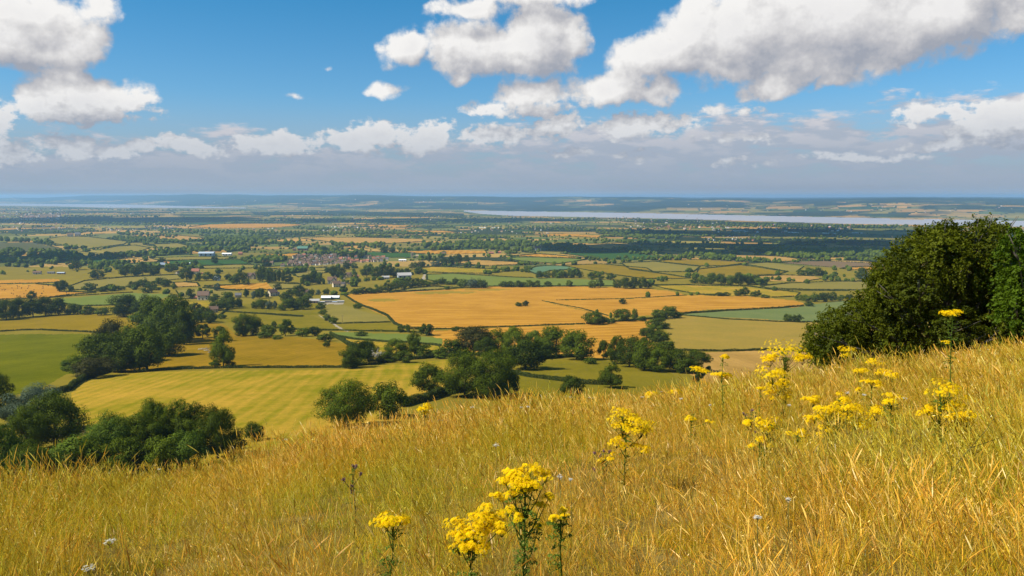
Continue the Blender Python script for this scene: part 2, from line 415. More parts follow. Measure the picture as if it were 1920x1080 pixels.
FIELDS = [
 ('farm_yard', 'yard', 0, [(596,568),(646,566.5),(643,570.5),(605,571.5)], 'pale concrete yard in front of the farm sheds'),
 ('dirt_track', 'yard', 0, [(796,510),(799.5,510),(797,520),(799,523),(789,526)], 'pale dirt track between the tree belts'),
 ('dirt_track', 'yard', 0, [(597,590),(599,590),(645,617.5),(655,621),(650,621.5),(640,618.5)], 'thin dirt track slanting through the small pastures'),
 ('weedy_patch', 'patch', 0, [(688,562),(700,560.5),(730,560),(752,562),(745,564.5),(715,566),(695,565)], 'weedy greenish patch near the left corner of the stubble field'),
 ('weedy_patch', 'patch', 0, [(765,549),(800,547),(850,545.5),(900,547.5),(880,550.5),(830,551),(790,551.5)], 'long weedy greenish patch at the back of the stubble field'),
 ('weedy_patch', 'patch', 0, [(860,543.5),(910,541.5),(960,543),(930,545),(890,545)], 'small weedy streak at the very back of the stubble field'),
 # (name, kind, stripe angle deg, outline, label)
 ('hay_field', 'hay', -6, [(133,737),(165,712),(197,701),(257,698),(400,695),(640,693),(700,686),(800,678),(843,674),(846,700),(835,725),(800,741),(765,750),(745,790),(700,830),(600,870),(100,870),(128,800),(137,760)], 'streaky yellow mown hay field on the valley side behind the grassy crest'),
 ('green_field', 'green', 20, [(-60,627),(163,626),(200,640),(185,690),(123,703),(67,733),(20,743),(-60,750)], 'smooth green pasture beside the dark wood'),
 ('dome_field', 'gold_green', 0, [(-60,604),(0,603),(67,595),(133,589),(200,590),(270,594),(240,630),(163,624),(77,619),(-60,620)], 'domed golden green field above the long low hedge'),
 ('slope_field', 'slope', 8, [(210,700),(290,640),(345,620),(363,603),(420,608),(440,625),(480,630),(547,632),(607,637),(647,645),(660,653),(640,673),(655,686),(420,690),(330,694)], 'bare golden brown slope with scattered trees'),
 ('rough_pasture', 'pasture', 0, [(385,601),(405,590),(427,583),(500,587),(590,593),(640,608),(630,618),(560,617),(480,611)], 'olive mown pasture behind the scattered trees'),
 ('farm_paddock', 'pasture', 0, [(427,582),(436,570),(600,570),(612,580),(595,592),(500,586)], 'long olive paddock in front of the farm'),
 ('corner_meadow', 'olive', 70, [(612,573),(647,572),(680,583),(722,594),(730,604),(630,607),(600,598),(612,587)], 'small yellow-green meadow in front of the white-roofed barns'),
 ('strip_pasture', 'pasture', 0, [(632,609),(733,606),(753,617),(790,622),(700,622),(647,619)], 'narrow green pasture under the curved hedge corner'),
 ('sage_meadow', 'light_green', 0, [(610,623),(667,623),(767,627),(830,635),(830,646),(727,640),(660,634),(632,629)], 'light green meadow below the curved hedge corner'),
 ('gold_strip', 'hay', 0, [(640,634),(727,643),(830,649),(830,665),(720,660),(667,650)], 'thin golden strip behind the dead tree'),
 ('stubble_field', 'stubble', 86, [(643,552),(800,545),(860,542),(913,538),(1140,537.5),(1250,544),(1288,553),(1180,560),(1043,563),(1017,565),(1080,579),(1150,595),(1100,607),(960,612),(850,615.5),(797,617),(765,616),(737,606),(727,595),(700,583),(667,570)], 'huge orange stubble field with combine lines and a lone bush'),
 ('stubble_field', 'stubble', 80, [(1018,564.5),(1045,563.5),(1180,560.5),(1289,553.5),(1400,555.5),(1490,563),(1510,570),(1495,576),(1400,580),(1330,580),(1280,586),(1235,591),(1150,594),(1080,578)], 'orange stubble field running to the right of the low dividing hedge'),
 ('stubble_field', 'stubble', 60, [(790,620),(880,617.5),(970,613),(1100,608),(1150,603),(1225,599),(1235,602),(1213,610),(1207,623),(1217,637),(1232,652),(1215,670),(1100,672),(1020,660),(900,660),(835,655),(825,640),(812,630)], 'golden stubble field behind the row of big dark oaks'),
 ('olive_field', 'pale_olive', 90, [(1262,591),(1400,597.5),(1537,604),(1760,604),(1760,665),(1500,657),(1270,657),(1262,640),(1250,620),(1245,604)], 'wide pale olive field with faint tan patches'),
 ('sage_field', 'sage', 84, [(1272,589.5),(1360,582.5),(1460,577),(1500,574),(1560,566),(1640,560),(1760,556),(1760,604),(1560,604),(1450,602),(1360,597)], 'bluish green field with two round trees'),
 ('gold_field', 'pale_stubble', 0, [(1300,661),(1440,658),(1560,661),(1700,662),(1700,720),(1330,720),(1290,700)], 'bright golden field just over the crest of the hill'),
 ('green_hillside', 'pasture', 0, [(930,680),(955,700),(1000,680),(1027,675),(1077,673),(1127,673),(1190,685),(1260,700),(1290,740),(1240,800),(900,800),(900,760),(935,735)], 'rounded green hillside below the dark oaks'),
 ('bale_field', 'stubble', 75, [(-60,533),(67,532.5),(107,536),(112,547),(180,549),(133,553),(90,559),(-60,563)], 'orange stubble field dotted with small dark bales'),
 ('stubble_field', 'stubble', 75, [(-60,527),(60,524),(110,523),(115,530),(0,531.5),(-60,532)], 'thin orange strip behind the field of bales'),
 ('green_meadow', 'light_green', 0, [(110,560),(187,554),(247,549),(323,552),(300,562),(225,572),(150,573),(117,568)], 'fresh green meadow behind the dark wood'),
 ('meadow', 'olive', 0, [(130,537),(157,527),(233,520),(333,515),(343,523),(300,527),(253,537),(200,541),(140,544)], 'long yellow green meadow between scattered round trees'),
 ('meadow', 'pale_stubble', 0, [(325,530),(345,529),(370,531),(374,537),(330,539)], 'little golden meadow in the orchard country'),
 ('meadow', 'stubble', 0, [(383,537),(430,535),(467,532),(500,530),(513,543),(470,544),(420,543)], 'golden field in front of the tall poplars'),
 ('meadow', 'olive', 0, [(501,531),(563,533),(563,541),(516,543)], 'small olive field beside the golden one'),
 ('meadow', 'hay', 0, [(347,567),(372,565),(402,565),(397,576),(360,580)], 'small golden field beyond the tallest oaks'),
 ('meadow', 'olive', 0, [(330,545),(380,540),(450,546),(420,560),(340,560)], 'olive orchard ground'),
 ('hill_field', 'olive', 10, [(87,448),(120,443),(165,444),(240,453),(233,458),(167,467),(133,462),(100,456)], 'pale yellow field on a low rise'),
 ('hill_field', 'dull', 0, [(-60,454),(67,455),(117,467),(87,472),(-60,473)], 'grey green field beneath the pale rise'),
 ('hill_field', 'olive', 0, [(85,473),(130,469),(200,477),(150,481),(90,479)], 'narrow light field under a hedge line'),
 ('hill_field', 'olive', 0, [(187,468),(220,462),(253,460),(282,465),(260,472),(213,474)], 'small yellow green field with dark hedge corner'),
 ('hill_field', 'olive', 0, [(287,458),(333,456),(372,466),(340,471),(300,468)], 'thin yellow green field among round trees'),
 ('hill_field', 'pale_stubble', 0, [(247,441),(287,437),(383,446),(383,450),(330,453),(265,445)], 'pale gold field above the village trees'),
 ('far_stubble', 'stubble', 0, [(353,425),(390,421),(433,419.5),(533,419.5),(573,421.5),(540,425),(473,428),(393,428)], 'long bright stubble field in the middle distance'),
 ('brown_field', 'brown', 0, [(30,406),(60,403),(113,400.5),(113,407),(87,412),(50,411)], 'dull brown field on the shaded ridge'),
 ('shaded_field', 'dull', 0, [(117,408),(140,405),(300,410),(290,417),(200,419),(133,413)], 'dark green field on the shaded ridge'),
 ('crop_field', 'vivid', 0, [(240,494),(367,487),(450,487),(470,495),(400,498),(300,499)], 'deep green crop field left of the village'),
 ('crop_field', 'vivid', 0, [(150,484),(193,483),(244,492),(160,491)], 'small deep green crop field'),
 ('far_meadow', 'olive', 0, [(377,499),(430,496),(487,497),(490,503),(383,504)], 'thin tan field'),
 ('far_meadow', 'olive', 0, [(280,484),(367,481),(433,482),(430,486),(300,489)], 'thin tan field under the farm sheds'),
 ('crop_field', 'vivid', 0, [(668,474),(700,472),(740,473),(797,477),(782,483),(713,483)], 'deep green crop field behind the village'),
 ('far_stubble', 'stubble', 0, [(753,472),(800,469.5),(847,469),(910,470),(913,475),(847,477),(780,475)], 'bright stubble strip beside the church tower'),
 ('far_stubble', 'pale_stubble', 0, [(565,447),(600,445),(667,445),(787,448),(799,453),(713,457.5),(630,455)], 'broad pale stubble field behind the village'),
 ('far_meadow', 'pale_stubble', 0, [(840,493),(893,487),(980,492),(1010,495),(913,499)], 'tan field right of the churchyard trees'),
 ('far_meadow', 'light_green', 0, [(935,483),(1047,482.5),(1100,487),(1047,495),(980,490)], 'light green meadow'),
 ('crop_field', 'vivid', 0, [(1050,475),(1110,472),(1173,472),(1250,482),(1207,488),(1147,487),(1103,482)], 'wide deep green crop field'),
 ('teal_field', 'teal', 0, [(985,507),(1005,500),(1027,498),(1070,500),(1085,505),(1030,508),(1007,515)], 'pale turquoise field'),
 ('far_meadow', 'gold_green', 0, [(1053,498),(1127,495),(1213,503),(1227,511),(1295,522),(1260,523),(1207,523),(1147,515),(1103,507)], 'wide yellow field crossed by dark hedges'),
 ('far_meadow', 'olive', 0, [(1165,493.5),(1227,490.5),(1313,500),(1300,510),(1225,510),(1180,504)], 'olive field behind a dark hedge'),
 ('far_meadow', 'gold_green', 0, [(1229,490),(1260,487),(1327,487),(1405,493),(1360,499),(1313,499)], 'tan and olive field'),
 ('far_meadow', 'gold_green', 0, [(1310,505),(1390,497),(1475,510),(1460,515),(1393,517),(1305,514)], 'triangular yellow field'),
 ('far_meadow', 'olive', 0, [(1392,495),(1440,492),(1507,500),(1493,510),(1478,510)], 'olive field beside the triangular one'),
 ('far_meadow', 'pale_stubble', 0, [(1420,518),(1470,516),(1527,518),(1540,523),(1507,528),(1433,527)], 'small golden field by the copse'),
 ('far_meadow', 'olive', 0, [(1425,537),(1480,531),(1560,528),(1640,528),(1640,545),(1527,544),(1443,541)], 'pale green field in front of the bush'),
 ('far_meadow', 'hay', 0, [(1225,535.5),(1293,534.5),(1403,537.5),(1500,549),(1493,556),(1447,558),(1400,554),(1343,553),(1317,552),(1250,542)], 'tan field behind the stubble'),
 ('far_stubble', 'pale_stubble', 0, [(1335,480),(1360,477),(1393,476.5),(1480,483),(1512,488),(1460,491),(1393,487)], 'bright orange field before the dark wood'),
 ('far_stubble', 'pale_stubble', 0, [(1220,470),(1280,472),(1323,476.5),(1325,480),(1260,477)], 'thin orange strip'),
 ('ploughed_field', 'brown', 0, [(1463,493),(1500,490),(1547,489.5),(1655,494),(1647,500),(1567,502)], 'reddish brown ploughed field'),
 ('far_stubble', 'stubble', 0, [(1575,504),(1600,501),(1670,498),(1670,508),(1607,506)], 'bright orange corner beside the bush'),
 ('far_stubble', 'pale_stubble', 0, [(1513,484),(1560,482.5),(1670,483),(1670,488),(1567,488)], 'pale gold strip'),
 ('far_meadow', 'light_green', 0, [(800,525),(800,515),(847,513),(960,520),(1000,521),(1150,525),(1155,536),(1120,537),(960,537),(905,538),(840,532)], 'smooth light green pasture'),
 ('far_meadow', 'hay', 0, [(767,502),(813,500),(943,505),(960,508),(913,513),(833,512),(793,510)], 'tan field behind the pasture'),
 ('far_meadow', 'olive', 0, [(730,549),(770,541),(813,537.5),(868,540),(780,546)], 'thin green strip behind the stubble'),
 ('far_stubble', 'stubble', 0, [(995,440.5),(1060,438),(1130,442),(1120,446),(1060,443)], 'orange strip'),
 ('far_stubble', 'pale_stubble', 0, [(1330,435),(1377,436.5),(1460,442),(1553,446),(1393,441)], 'bright orange strip by the industrial sheds'),
 ('far_stubble', 'pale_stubble', 0, [(1037,457.5),(1083,456),(1147,457),(1180,462),(1147,466.5),(1087,462)], 'dusty gold field'),
 ('far_stubble', 'stubble', 0, [(663,422),(720,421),(800,424),(740,426.5)], 'orange strip'),
 ('far_stubble', 'stubble', 0, [(743,432),(830,432.5),(862,436),(780,437)], 'orange strip'),
 ('far_stubble', 'stubble', 0, [(495,477),(563,475),(550,481),(500,481)], 'orange field left of the village'),
 ('far_stubble', 'stubble', 0, [(-60,485),(10,484),(28,487),(0,491),(-60,492)], 'orange corner'),
 ('far_stubble', 'stubble', 0, [(1010,476),(960,480),(1040,484),(1095,483)], 'orange strip with small trees'),
 ('far_meadow', 'olive', 0, [(535,507),(615,500),(622,510),(560,520)], 'olive field'),
 ('far_meadow', 'olive', 0, [(500,504),(620,502),(618,508),(540,507)], 'olive strip'),
] + [('woodland', 'wood', 0, p, l) for p, l in [
 ([(1180,411),(1330,414),(1500,419),(1680,425),(1680,428.5),(1400,424),(1200,417)], 'long dark wood along the near river bank'),
 ([(1362,459),(1480,470),(1482,476),(1420,475),(1362,467)], 'dark wood behind the bright orange field'),
 ([(1565,471),(1700,463),(1700,481),(1610,480)], 'dark wood beside the big spreading tree'),
 ([(985,427),(1100,428),(1215,431),(1210,436),(1000,434)], 'dark conifer wood in the middle of the far vale'),
 ([(470,397),(640,396),(870,400),(870,407),(640,404),(480,404)], 'long blue green woodland in the far vale'),
 ([(100,396),(330,397),(330,400),(100,399)], 'thin wood behind the shaded ridge'),
 ([(1200,440),(1330,446),(1700,450),(1700,458),(1400,455),(1210,447)], 'dark wooded strip under cloud shade')]]

def in_poly(U, V, poly):
    inside = np.zeros(U.shape, bool); n = len(poly)
    j = n - 1
    for i in range(n):
        xi, yi = poly[i]; xj, yj = poly[j]
        if yi != yj:
            c = ((yi > V) != (yj > V)) & (U < (xj - xi) * (V - yi) / (yj - yi) + xi)
            inside ^= c
        j = i
    return inside

# ---------------------------------------------------------------- materials of the land
def mat_land(name, ca, cb, stripe=0.1, spacing=6.0, angle=0.0, patch=60.0, bump=0.5):
    m, N = new_mat(name)
    geo = N.new('ShaderNodeNewGeometry').outputs['Position']
    rot = N.new('ShaderNodeMapping', {'Vector': geo, 'Rotation': (0, 0, radians(angle))})
    big = N.noise(geo, 1.0 / patch, 5, 0.6)
    mid = N.noise(geo, 1.0 / 9.0, 5, 0.65)
    fine = N.noise(geo, 1.0 / 1.6, 3, 0.7)
    wv = N.new('ShaderNodeTexWave', {'Vector': rot.outputs[0], 'Scale': 1.0 / spacing * 0.31, 'Distortion': 2.2, 'Detail': 2.0, 'Detail Scale': 0.4})
    streak = N.noise(N.vm('MULTIPLY', rot.outputs[0], (0.30, 0.012, 0.1)), 1.0, 4, 0.6)
    f = N.m('ADD', N.m('MULTIPLY', N.m('SUBTRACT', big, 0.5), 2.6), 0.5)
    f = N.m('ADD', f, N.m('MULTIPLY', N.m('SUBTRACT', mid, 0.5), 1.1))
    f = N.m('ADD', f, N.m('MULTIPLY', N.m('SUBTRACT', streak, 0.5), 1.5 * (0.3 + stripe * 3)))
    f = N.m('ADD', f, N.m('MULTIPLY', N.m('SUBTRACT', wv.outputs[1], 0.5), stripe * 1.8), clamp=True)
    c = N.mix(f, C4(ak(ca)), C4(ak(cb)))
    g = N.mr(fine, 0.25, 0.75, 0.80, 1.18, smooth=False)
    c = N.mix(1.0, c, N.new('ShaderNodeCombineColor', {0: g, 1: g, 2: g}).outputs[0], 'MULTIPLY')
    bp = N.new('ShaderNodeBump', {'Strength': bump, 'Distance': 0.25, 'Height': N.m('ADD', fine, N.m('MULTIPLY', mid, 2.0))})
    b = N.new('ShaderNodeBsdfDiffuse', {0: c, 'Normal': bp.outputs[0]})
    out(N, b)
    return m

def mat_vale():
    m, N = new_mat('vale_ground')
    geo = N.new('ShaderNodeNewGeometry').outputs['Position']
    vc = N.new('ShaderNodeVertexColor', layer_name='Col')
    big = N.noise(geo, 1.0 / 130.0, 5, 0.6)
    mid = N.noise(geo, 1.0 / 22.0, 5, 0.65)
    g = N.m('ADD', N.m('MULTIPLY', N.m('SUBTRACT', big, 0.5), 0.5), N.m('ADD', 1.0, N.m('MULTIPLY', N.m('SUBTRACT', mid, 0.5), 0.5)))
    c = N.mix(1.0, vc.outputs[0], N.new('ShaderNodeCombineColor', {0: g, 1: g, 2: g}).outputs[0], 'MULTIPLY')
    out(N, N.new('ShaderNodeBsdfDiffuse', {0: c}))
    return m

def mat_thatch():
    m, N = new_mat('dry_thatch')
    geo = N.new('ShaderNodeNewGeometry').outputs['Position']
    a = N.noise(geo, 3.0, 5, 0.65); b = N.noise(geo, 40.0, 4, 0.7)
    f = N.m('ADD', N.m('MULTIPLY', a, 0.7), N.m('MULTIPLY', b, 0.5))
    c = N.ramp(f, [(0.35, (.055, .045, .012)), (0.6, (.17, .12, .030)), (0.8, (.27, .19, .06))])
    bp = N.new('ShaderNodeBump', {'Strength': 0.9, 'Distance': 0.03, 'Height': b})
    out(N, N.new('ShaderNodeBsdfDiffuse', {0: c, 'Normal': bp.outputs[0]}))
    return m

def mat_water():
    m, N = new_mat('river_water')
    geo = N.new('ShaderNodeNewGeometry').outputs['Position']
    n = N.noise(N.vm('MULTIPLY', geo, (0.6, 1.6, 1)), 1.0 / 900.0, 4, 0.6)
    c = N.ramp(n, [(0.35, (.36, .33, .34)), (0.65, (.32, .31, .33))])
    p = N.new('ShaderNodeBsdfPrincipled', {'Base Color': c, 'Roughness': 0.45, 'IOR': 1.33})
    out(N, p)
    return m

# ---------------------------------------------------------------- the land mesh
def patchwork(x0, y0, dist):
    """colour, closeness to a field edge and woodland mask of the distant vale"""
    x = x0 + (fbm(x0 / 300, y0 / 300, 2, 55) - .5) * 160; y = y0 + (fbm(x0 / 300 + 50, y0 / 300, 2, 56) - .5) * 160
    cs = np.where(dist > 4500, 420.0, 210.0)
    gx, gy = np.floor(x / cs), np.floor(y / cs)
    best = np.full(len(x), 1e18); sec = np.full(len(x), 1e18); cid = np.zeros(len(x), np.int64)
    for i in (-1, 0, 1):
        for j in (-1, 0, 1):
            ix, iy = gx + i, gy + j
            sx = (ix + _hash(ix, iy, 5)) * cs; sy = (iy + _hash(ix, iy, 6)) * cs
            q = np.maximum(np.abs(x - sx), np.abs(y - sy)) + 0.35 * np.hypot(x - sx, y - sy)
            idd = (_hash(ix, iy, 9) * 1e6).astype(np.int64)
            nb = q < best
            sec = np.where(nb, best, np.minimum(sec, q)); cid = np.where(nb, idd, cid); best = np.where(nb, q, best)
    r = (cid % 1000) / 1000.0; r2 = (cid // 1000 % 1000) / 1000.0
    pal = np.array([(.50, .28, .07), (.44, .28, .08), (.30, .235, .05), (.24, .20, .045), (.17, .17, .035), (.13, .16, .04), (.055, .10, .03), (.045, .06, .022), (.20, .20, .06)])
    thr = np.array([.19, .31, .47, .60, .71, .80, .85, .93, 1.01])
    col = pal[np.searchsorted(thr, r, side='right').clip(0, 8)] * (0.85 + 0.3 * r2)[:, None]
    edge = (sec - best) / cs
    dark = np.array((.040, .056, .022))
    wd = fbm(x / 900, y / 700, 4, 91)
    wood = np.clip((wd - .60) * 14, 0, 1)
    col = col * (1 - wood[:, None]) + dark * wood[:, None]
    hedge = (edge < np.where(dist > 4500, .055, 0.03)) & (dist > 1500)
    col[hedge] = dark
    return col, edge, wd

def build_land():
    fov = radians(40)
    ph = np.concatenate([np.linspace(-pi, -fov, 170)[:-1], np.linspace(-fov, fov, 1350), np.linspace(fov, pi, 170)[1:]])
    near = np.concatenate([[0.6], np.geomspace(1.0, 34, 95), np.geomspace(36, 215, 40)])
    # valley rings at even steps of the picture height
    vv = np.arange(835, 421, -1.05)
    dd = np.linspace(200, 8000, 60000); tt = -np.interp(dd, _Vd, _Vz) / dd
    rv = HORIZ + F * tt
    mid = np.interp(-vv, -rv, dd)
    mid = mid[mid > 222]
    far = [mid[-1]]
    while far[-1] < 44000:
        d = far[-1]; far.append(d + max(20.0, min(0.55 * d * d / (F * 235), 260.0)) * (1.0 if d < 40000 else 6))
    rings = np.concatenate([near, mid, far[1:]])
    P, Dm = np.meshgrid(ph, rings)
    Z = land_z(Dm, P)
    X = Dm * np.sin(P); Y = Dm * np.cos(P)
    nr, nc = P.shape
    V = np.stack([X.ravel(), Y.ravel(), Z.ravel()], 1)
    idx = np.arange(nr * nc).reshape(nr, nc)
    a = idx[:-1, :-1].ravel(); b = idx[:-1, 1:].ravel(); c = idx[1:, 1:].ravel(); d = idx[1:, :-1].ravel()
    Fc = np.stack([a, b, c, d], 1)[:, ::-1]
    cen = V[Fc].mean(1)
    dist = np.hypot(cen[:, 0], cen[:, 1]); phi = np.arctan2(cen[:, 0], cen[:, 1])
    U, W = dir_pix(np.clip(phi, -1.2, 1.2), -cen[:, 2] / dist)
    valley = (front_z(dist, phi) < cen[:, 2] - 0.05) & (np.abs(phi) < 0.75) & (dist > 150)
    fid = np.full(len(Fc), -1)
    for k, (nm, kind, ang, poly, lab) in enumerate(FIELDS):
        us = [p[0] for p in poly]; vs = [p[1] for p in poly]
        sel = np.nonzero(valley & (fid < 0) & (U > min(us)) & (U < max(us)) & (W > min(vs)) & (W < max(vs)))[0]
        if len(sel):
            wob = (fbm(cen[sel, 0] / 18, cen[sel, 1] / 18, 2, 77) - .5) * np.clip((W[sel] - 430) / 60, 0.2, 2.0)
            fid[sel[in_poly(U[sel], W[sel] + wob, poly)]] = k
    # patchwork of the distant vale (cells in metres on the ground)
    x, y = cen[:, 0], cen[:, 1]
    col, edge, wd = patchwork(x, y, dist)
    # hills over the river: forest on the tops, fields low down
    ds = shore_far(phi)
    hs = np.clip((dist - ds) / 9000, 0, 1)
    fo = np.clip((fbm(x / 1500, y / 1500, 5, 31) + hs * 0.42 - .56) * 12, 0, 1) * (dist > ds)
    col = col * (1 - fo[:, None]) + np.array((.028, .042, .018)) * fo[:, None]
    nearv = (W > 500) & (dist > 150) & ((np.abs(phi) < 0.62) | (dist < 420))
    col[nearv] = np.array((.26, .20, .024))
    river = (dist > shore_near(phi)) & (dist < ds) & (np.abs(phi) < 0.8) & (cen[:, 2] < SEA + 2.6)
    sand = river & (U > 1668) & (U < 1732) & (np.abs(W - 410.8 - (U - 1700) * .012) < 1.1)
    river &= ~sand; col[sand] = (.50, .36, .20)
    # split the sheet: every face belongs to one sheet only
    hillside = (~valley) & (dist < 214)
    water = river & ~hillside
    matv = mat_vale()
    col = col * EXK
    def sheet(name, mask, mats, colr=None, **kw):
        f = Fc[mask]; used, inv = np.unique(f.ravel(), return_inverse=True)
        me = mesh_np(name, V[used], inv.reshape(f.shape), mats, col=None if colr is None else colr[mask], smooth=True)
        o = link(name, me); tag(o, kind='structure', **kw); return o
    sheet('ground', hillside, mat_thatch(), label='dry hillside ground under the tall yellow grass')
    sheet('river', water, mat_water(), label='wide pale brown tidal river crossing the far vale')
    fm = {}
    for k, (nm, kind, ang, poly, lab) in enumerate(FIELDS):
        mk = (fid == k) & ~hillside & ~water
        if mk.sum() < 3: continue
        ca, cb, st, sp = FK[kind]
        key = (kind, ang)
        if key not in fm: fm[key] = mat_land(kind + '_land', ca, cb, st, sp, ang, 60 if np.mean([p[1] for p in poly]) > 560 else 110)
        sheet(nm, mk, fm[key], label=lab)
    sheet('valley_land', (fid < 0) & ~hillside & ~water & (dist < ds + 500), matv, col, label='flat patchwork vale of hedged fields and woods')
    sheet('hills', (fid < 0) & ~hillside & ~water & (dist >= ds + 500), matv, col, label='long low blue wooded hills beyond the river')
build_land()
# ================================================================ foliage
def mat_leaf(name, dark, light, trans=0.14, hue=0.35):
    m, N = new_mat(name)
    oi = N.new('ShaderNodeObjectInfo')
    vc = N.new('ShaderNodeVertexColor', layer_name='Col')
    sp = N.new('ShaderNodeSeparateColor', {0: vc.outputs[0]})
    f = N.m('ADD', N.m('MULTIPLY', sp.outputs[0], 1.0 - hue), N.m('MULTIPLY', oi.outputs['Random'], hue), clamp=True)
    c = N.mix(f, C4([q * .9 for q in dark]), C4([q * .9 for q in light]))
    d = N.new('ShaderNodeBsdfDiffuse', {0: c})
    t = N.new('ShaderNodeBsdfTranslucent', {0: N.mix(0.5, c, C4((light[0] * 1.3, light[1] * 1.5, light[2] * .7)))})
    g = N.new('ShaderNodeBsdfGlossy', {0: C4((.5, .5, .45)), 'Roughness': 0.6})
    s = N.new('ShaderNodeMixShader', {0: trans, 1: d.outputs[0], 2: t.outputs[0]})
    s = N.new('ShaderNodeMixShader', {0: 0.012, 1: s.outputs[0], 2: g.outputs[0]})
    out(N, s)
    return m

def mat_bark(name, a, b, scale=6):
    m, N = new_mat(name)
    tc = N.new('ShaderNodeTexCoord').outputs['Object']
    n = N.noise(N.vm('MULTIPLY', tc, (1, 1, 0.3)), scale, 5, 0.6)
    out(N, N.new('ShaderNodeBsdfDiffuse', {0: N.mix(n, C4(a), C4(b))}))
    return m

ML = {'dark': mat_leaf('dark_leaves', (.015, .027, .002), (.090, .120, .004)),
      'mid': mat_leaf('oak_leaves', (.024, .042, .002), (.140, .180, .006)),
      'bright': mat_leaf('bright_leaves', (.045, .080, .006), (.13, .185, .014)),
      'brown': mat_leaf('bronze_leaves', (.032, .032, .008), (.085, .080, .016)),
      'grey': mat_leaf('grey_willow_leaves', (.050, .075, .045), (.14, .18, .11)),
      'hedge': mat_leaf('hedge_leaves', (.022, .034, .006), (.070, .088, .013))}
BARK = mat_bark('bark', (.05, .038, .026), (.13, .105, .075))
DEADW = mat_bark('bleached_wood', (.30, .27, .23), (.55, .51, .46))

def leaf_quads(rng, P, Nrm, size, jit=0.7, asp=0.62):
    """one lozenge per point: returns verts (4n,3), faces (n,4)"""
    n = len(P)
    nn = Nrm + rng.normal(0, jit, (n, 3)); nn /= np.linalg.norm(nn, axis=1)[:, None] + 1e-9
    t = rng.normal(0, 1, (n, 3)); t -= (t * nn).sum(1)[:, None] * nn; t /= np.linalg.norm(t, axis=1)[:, None] + 1e-9
    b = np.cross(nn, t)
    s = (size * rng.uniform(0.6, 1.25, n))[:, None] if np.isscalar(size) else (size * rng.uniform(0.7, 1.25, n))[:, None]
    fold = nn * s * 0.12
    V = np.stack([P - t * s, P - b * s * asp + fold, P + t * s, P + b * s * asp + fold], 1).reshape(-1, 3)
    Fc = np.arange(4 * n).reshape(n, 4)
    return V, Fc

SHAPES = {   # centre z, radius xy, radius z, number of clumps, clump radius
 'oak': (.47, .41, .46, 60, .155), 'round': (.47, .42, .46, 44, .16), 'tall': (.50, .34, .48, 40, .15),
 'bush': (.42, .42, .44, 26, .19), 'ragged': (.49, .38, .45, 30, .15), 'birch': (.52, .32, .46, 36, .12)}

def crown_arrays(seed, shape, nleaf, size):
    rng = np.random.RandomState(seed)
    cz, rx, rz, nc, cr = SHAPES[shape]
    C = []
    k = 0
    while len(C) < nc and k < 5000:
        k += 1
        d = rng.normal(0, 1, 3); d /= np.linalg.norm(d)
        r = rng.uniform(0.45, 1.0) ** 0.6
        if d[2] < -0.85: continue
        lob = 1 + 0.16 * sin(3 * atan2(d[1], d[0]) + seed) + rng.normal(0, .07)
        p = np.array([d[0] * rx * r * lob, d[1] * rx * r * lob, cz + d[2] * rz * r * (1 if d[2] > 0 else .95)])
        if shape in ('oak', 'round') and p[2] < .22: p[:2] *= 0.85
        C.append(p)
    C = np.array(C); R = cr * rng.uniform(0.65, 1.3, len(C))
    if shape == 'tall': R *= np.where(C[:, 2] > .75, .75, 1)
    ids = rng.choice(len(C), nleaf, p=R ** 2 / (R ** 2).sum())
    d = rng.normal(0, 1, (nleaf, 3)); d /= np.linalg.norm(d, axis=1)[:, None]
    r = rng.uniform(0.35, 1.0, nleaf) ** 0.45
    r *= 1 + (vnoise(d[:, 0] * 3 + ids * 7.1, d[:, 1] * 3 + d[:, 2] * 3, seed) - .5) * .5
    off = d * (r * R[ids])[:, None]; off[:, 2] *= 0.8
    P = C[ids] + off
    # keep what lies near the outside of the union
    rel = (P - np.array([0, 0, cz])) / np.array([rx, rx, rz]); rad = np.linalg.norm(rel, axis=1)
    keep = rad > 0.42
    P = P[keep]; d = d[keep]; ids = ids[keep]; rel = rel[keep]
    P[:, 2] = np.maximum(P[:, 2], 0.012 + 0.03 * rng.rand(len(P)))
    up = np.array([0, 0, .25])
    V, Fc = leaf_quads(rng, P, d * 1.25 + rel * 0.35 + up, size, 0.45)
    clump = rng.rand(len(C))
    g = np.clip(0.25 + 0.5 * clump[ids] + rng.normal(0, .18, len(ids)), 0, 1)
    col = np.stack([g, g, g], 1)
    return V, Fc, col, C, R

def trunk_mb(seed, C, R, rad=0.028, top=None, n=7):
    rng = np.random.RandomState(seed + 5)
    mb = MB()
    t = top or 0.55
    pts = [(0, 0, -0.03), (rng.normal(0, .006), rng.normal(0, .006), .12), (rng.normal(0, .012), rng.normal(0, .012), t * .6), (rng.normal(0, .02), rng.normal(0, .02), t)]
    mb.tube(pts, [rad * 1.35, rad, rad * .75, rad * .3], 7)
    sel = rng.choice(len(C), min(n, len(C)), replace=False)
    for i in sel:
        c = C[i]; z0 = min(max(.12, c[2] - .28), t * .9)
        mid = (c * .45 + np.array([0, 0, z0]) * .55) + np.array([0, 0, .03])
        mb.tube([(0, 0, z0), mid, c], [rad * .5, rad * .32, rad * .08], 5)
    return mb

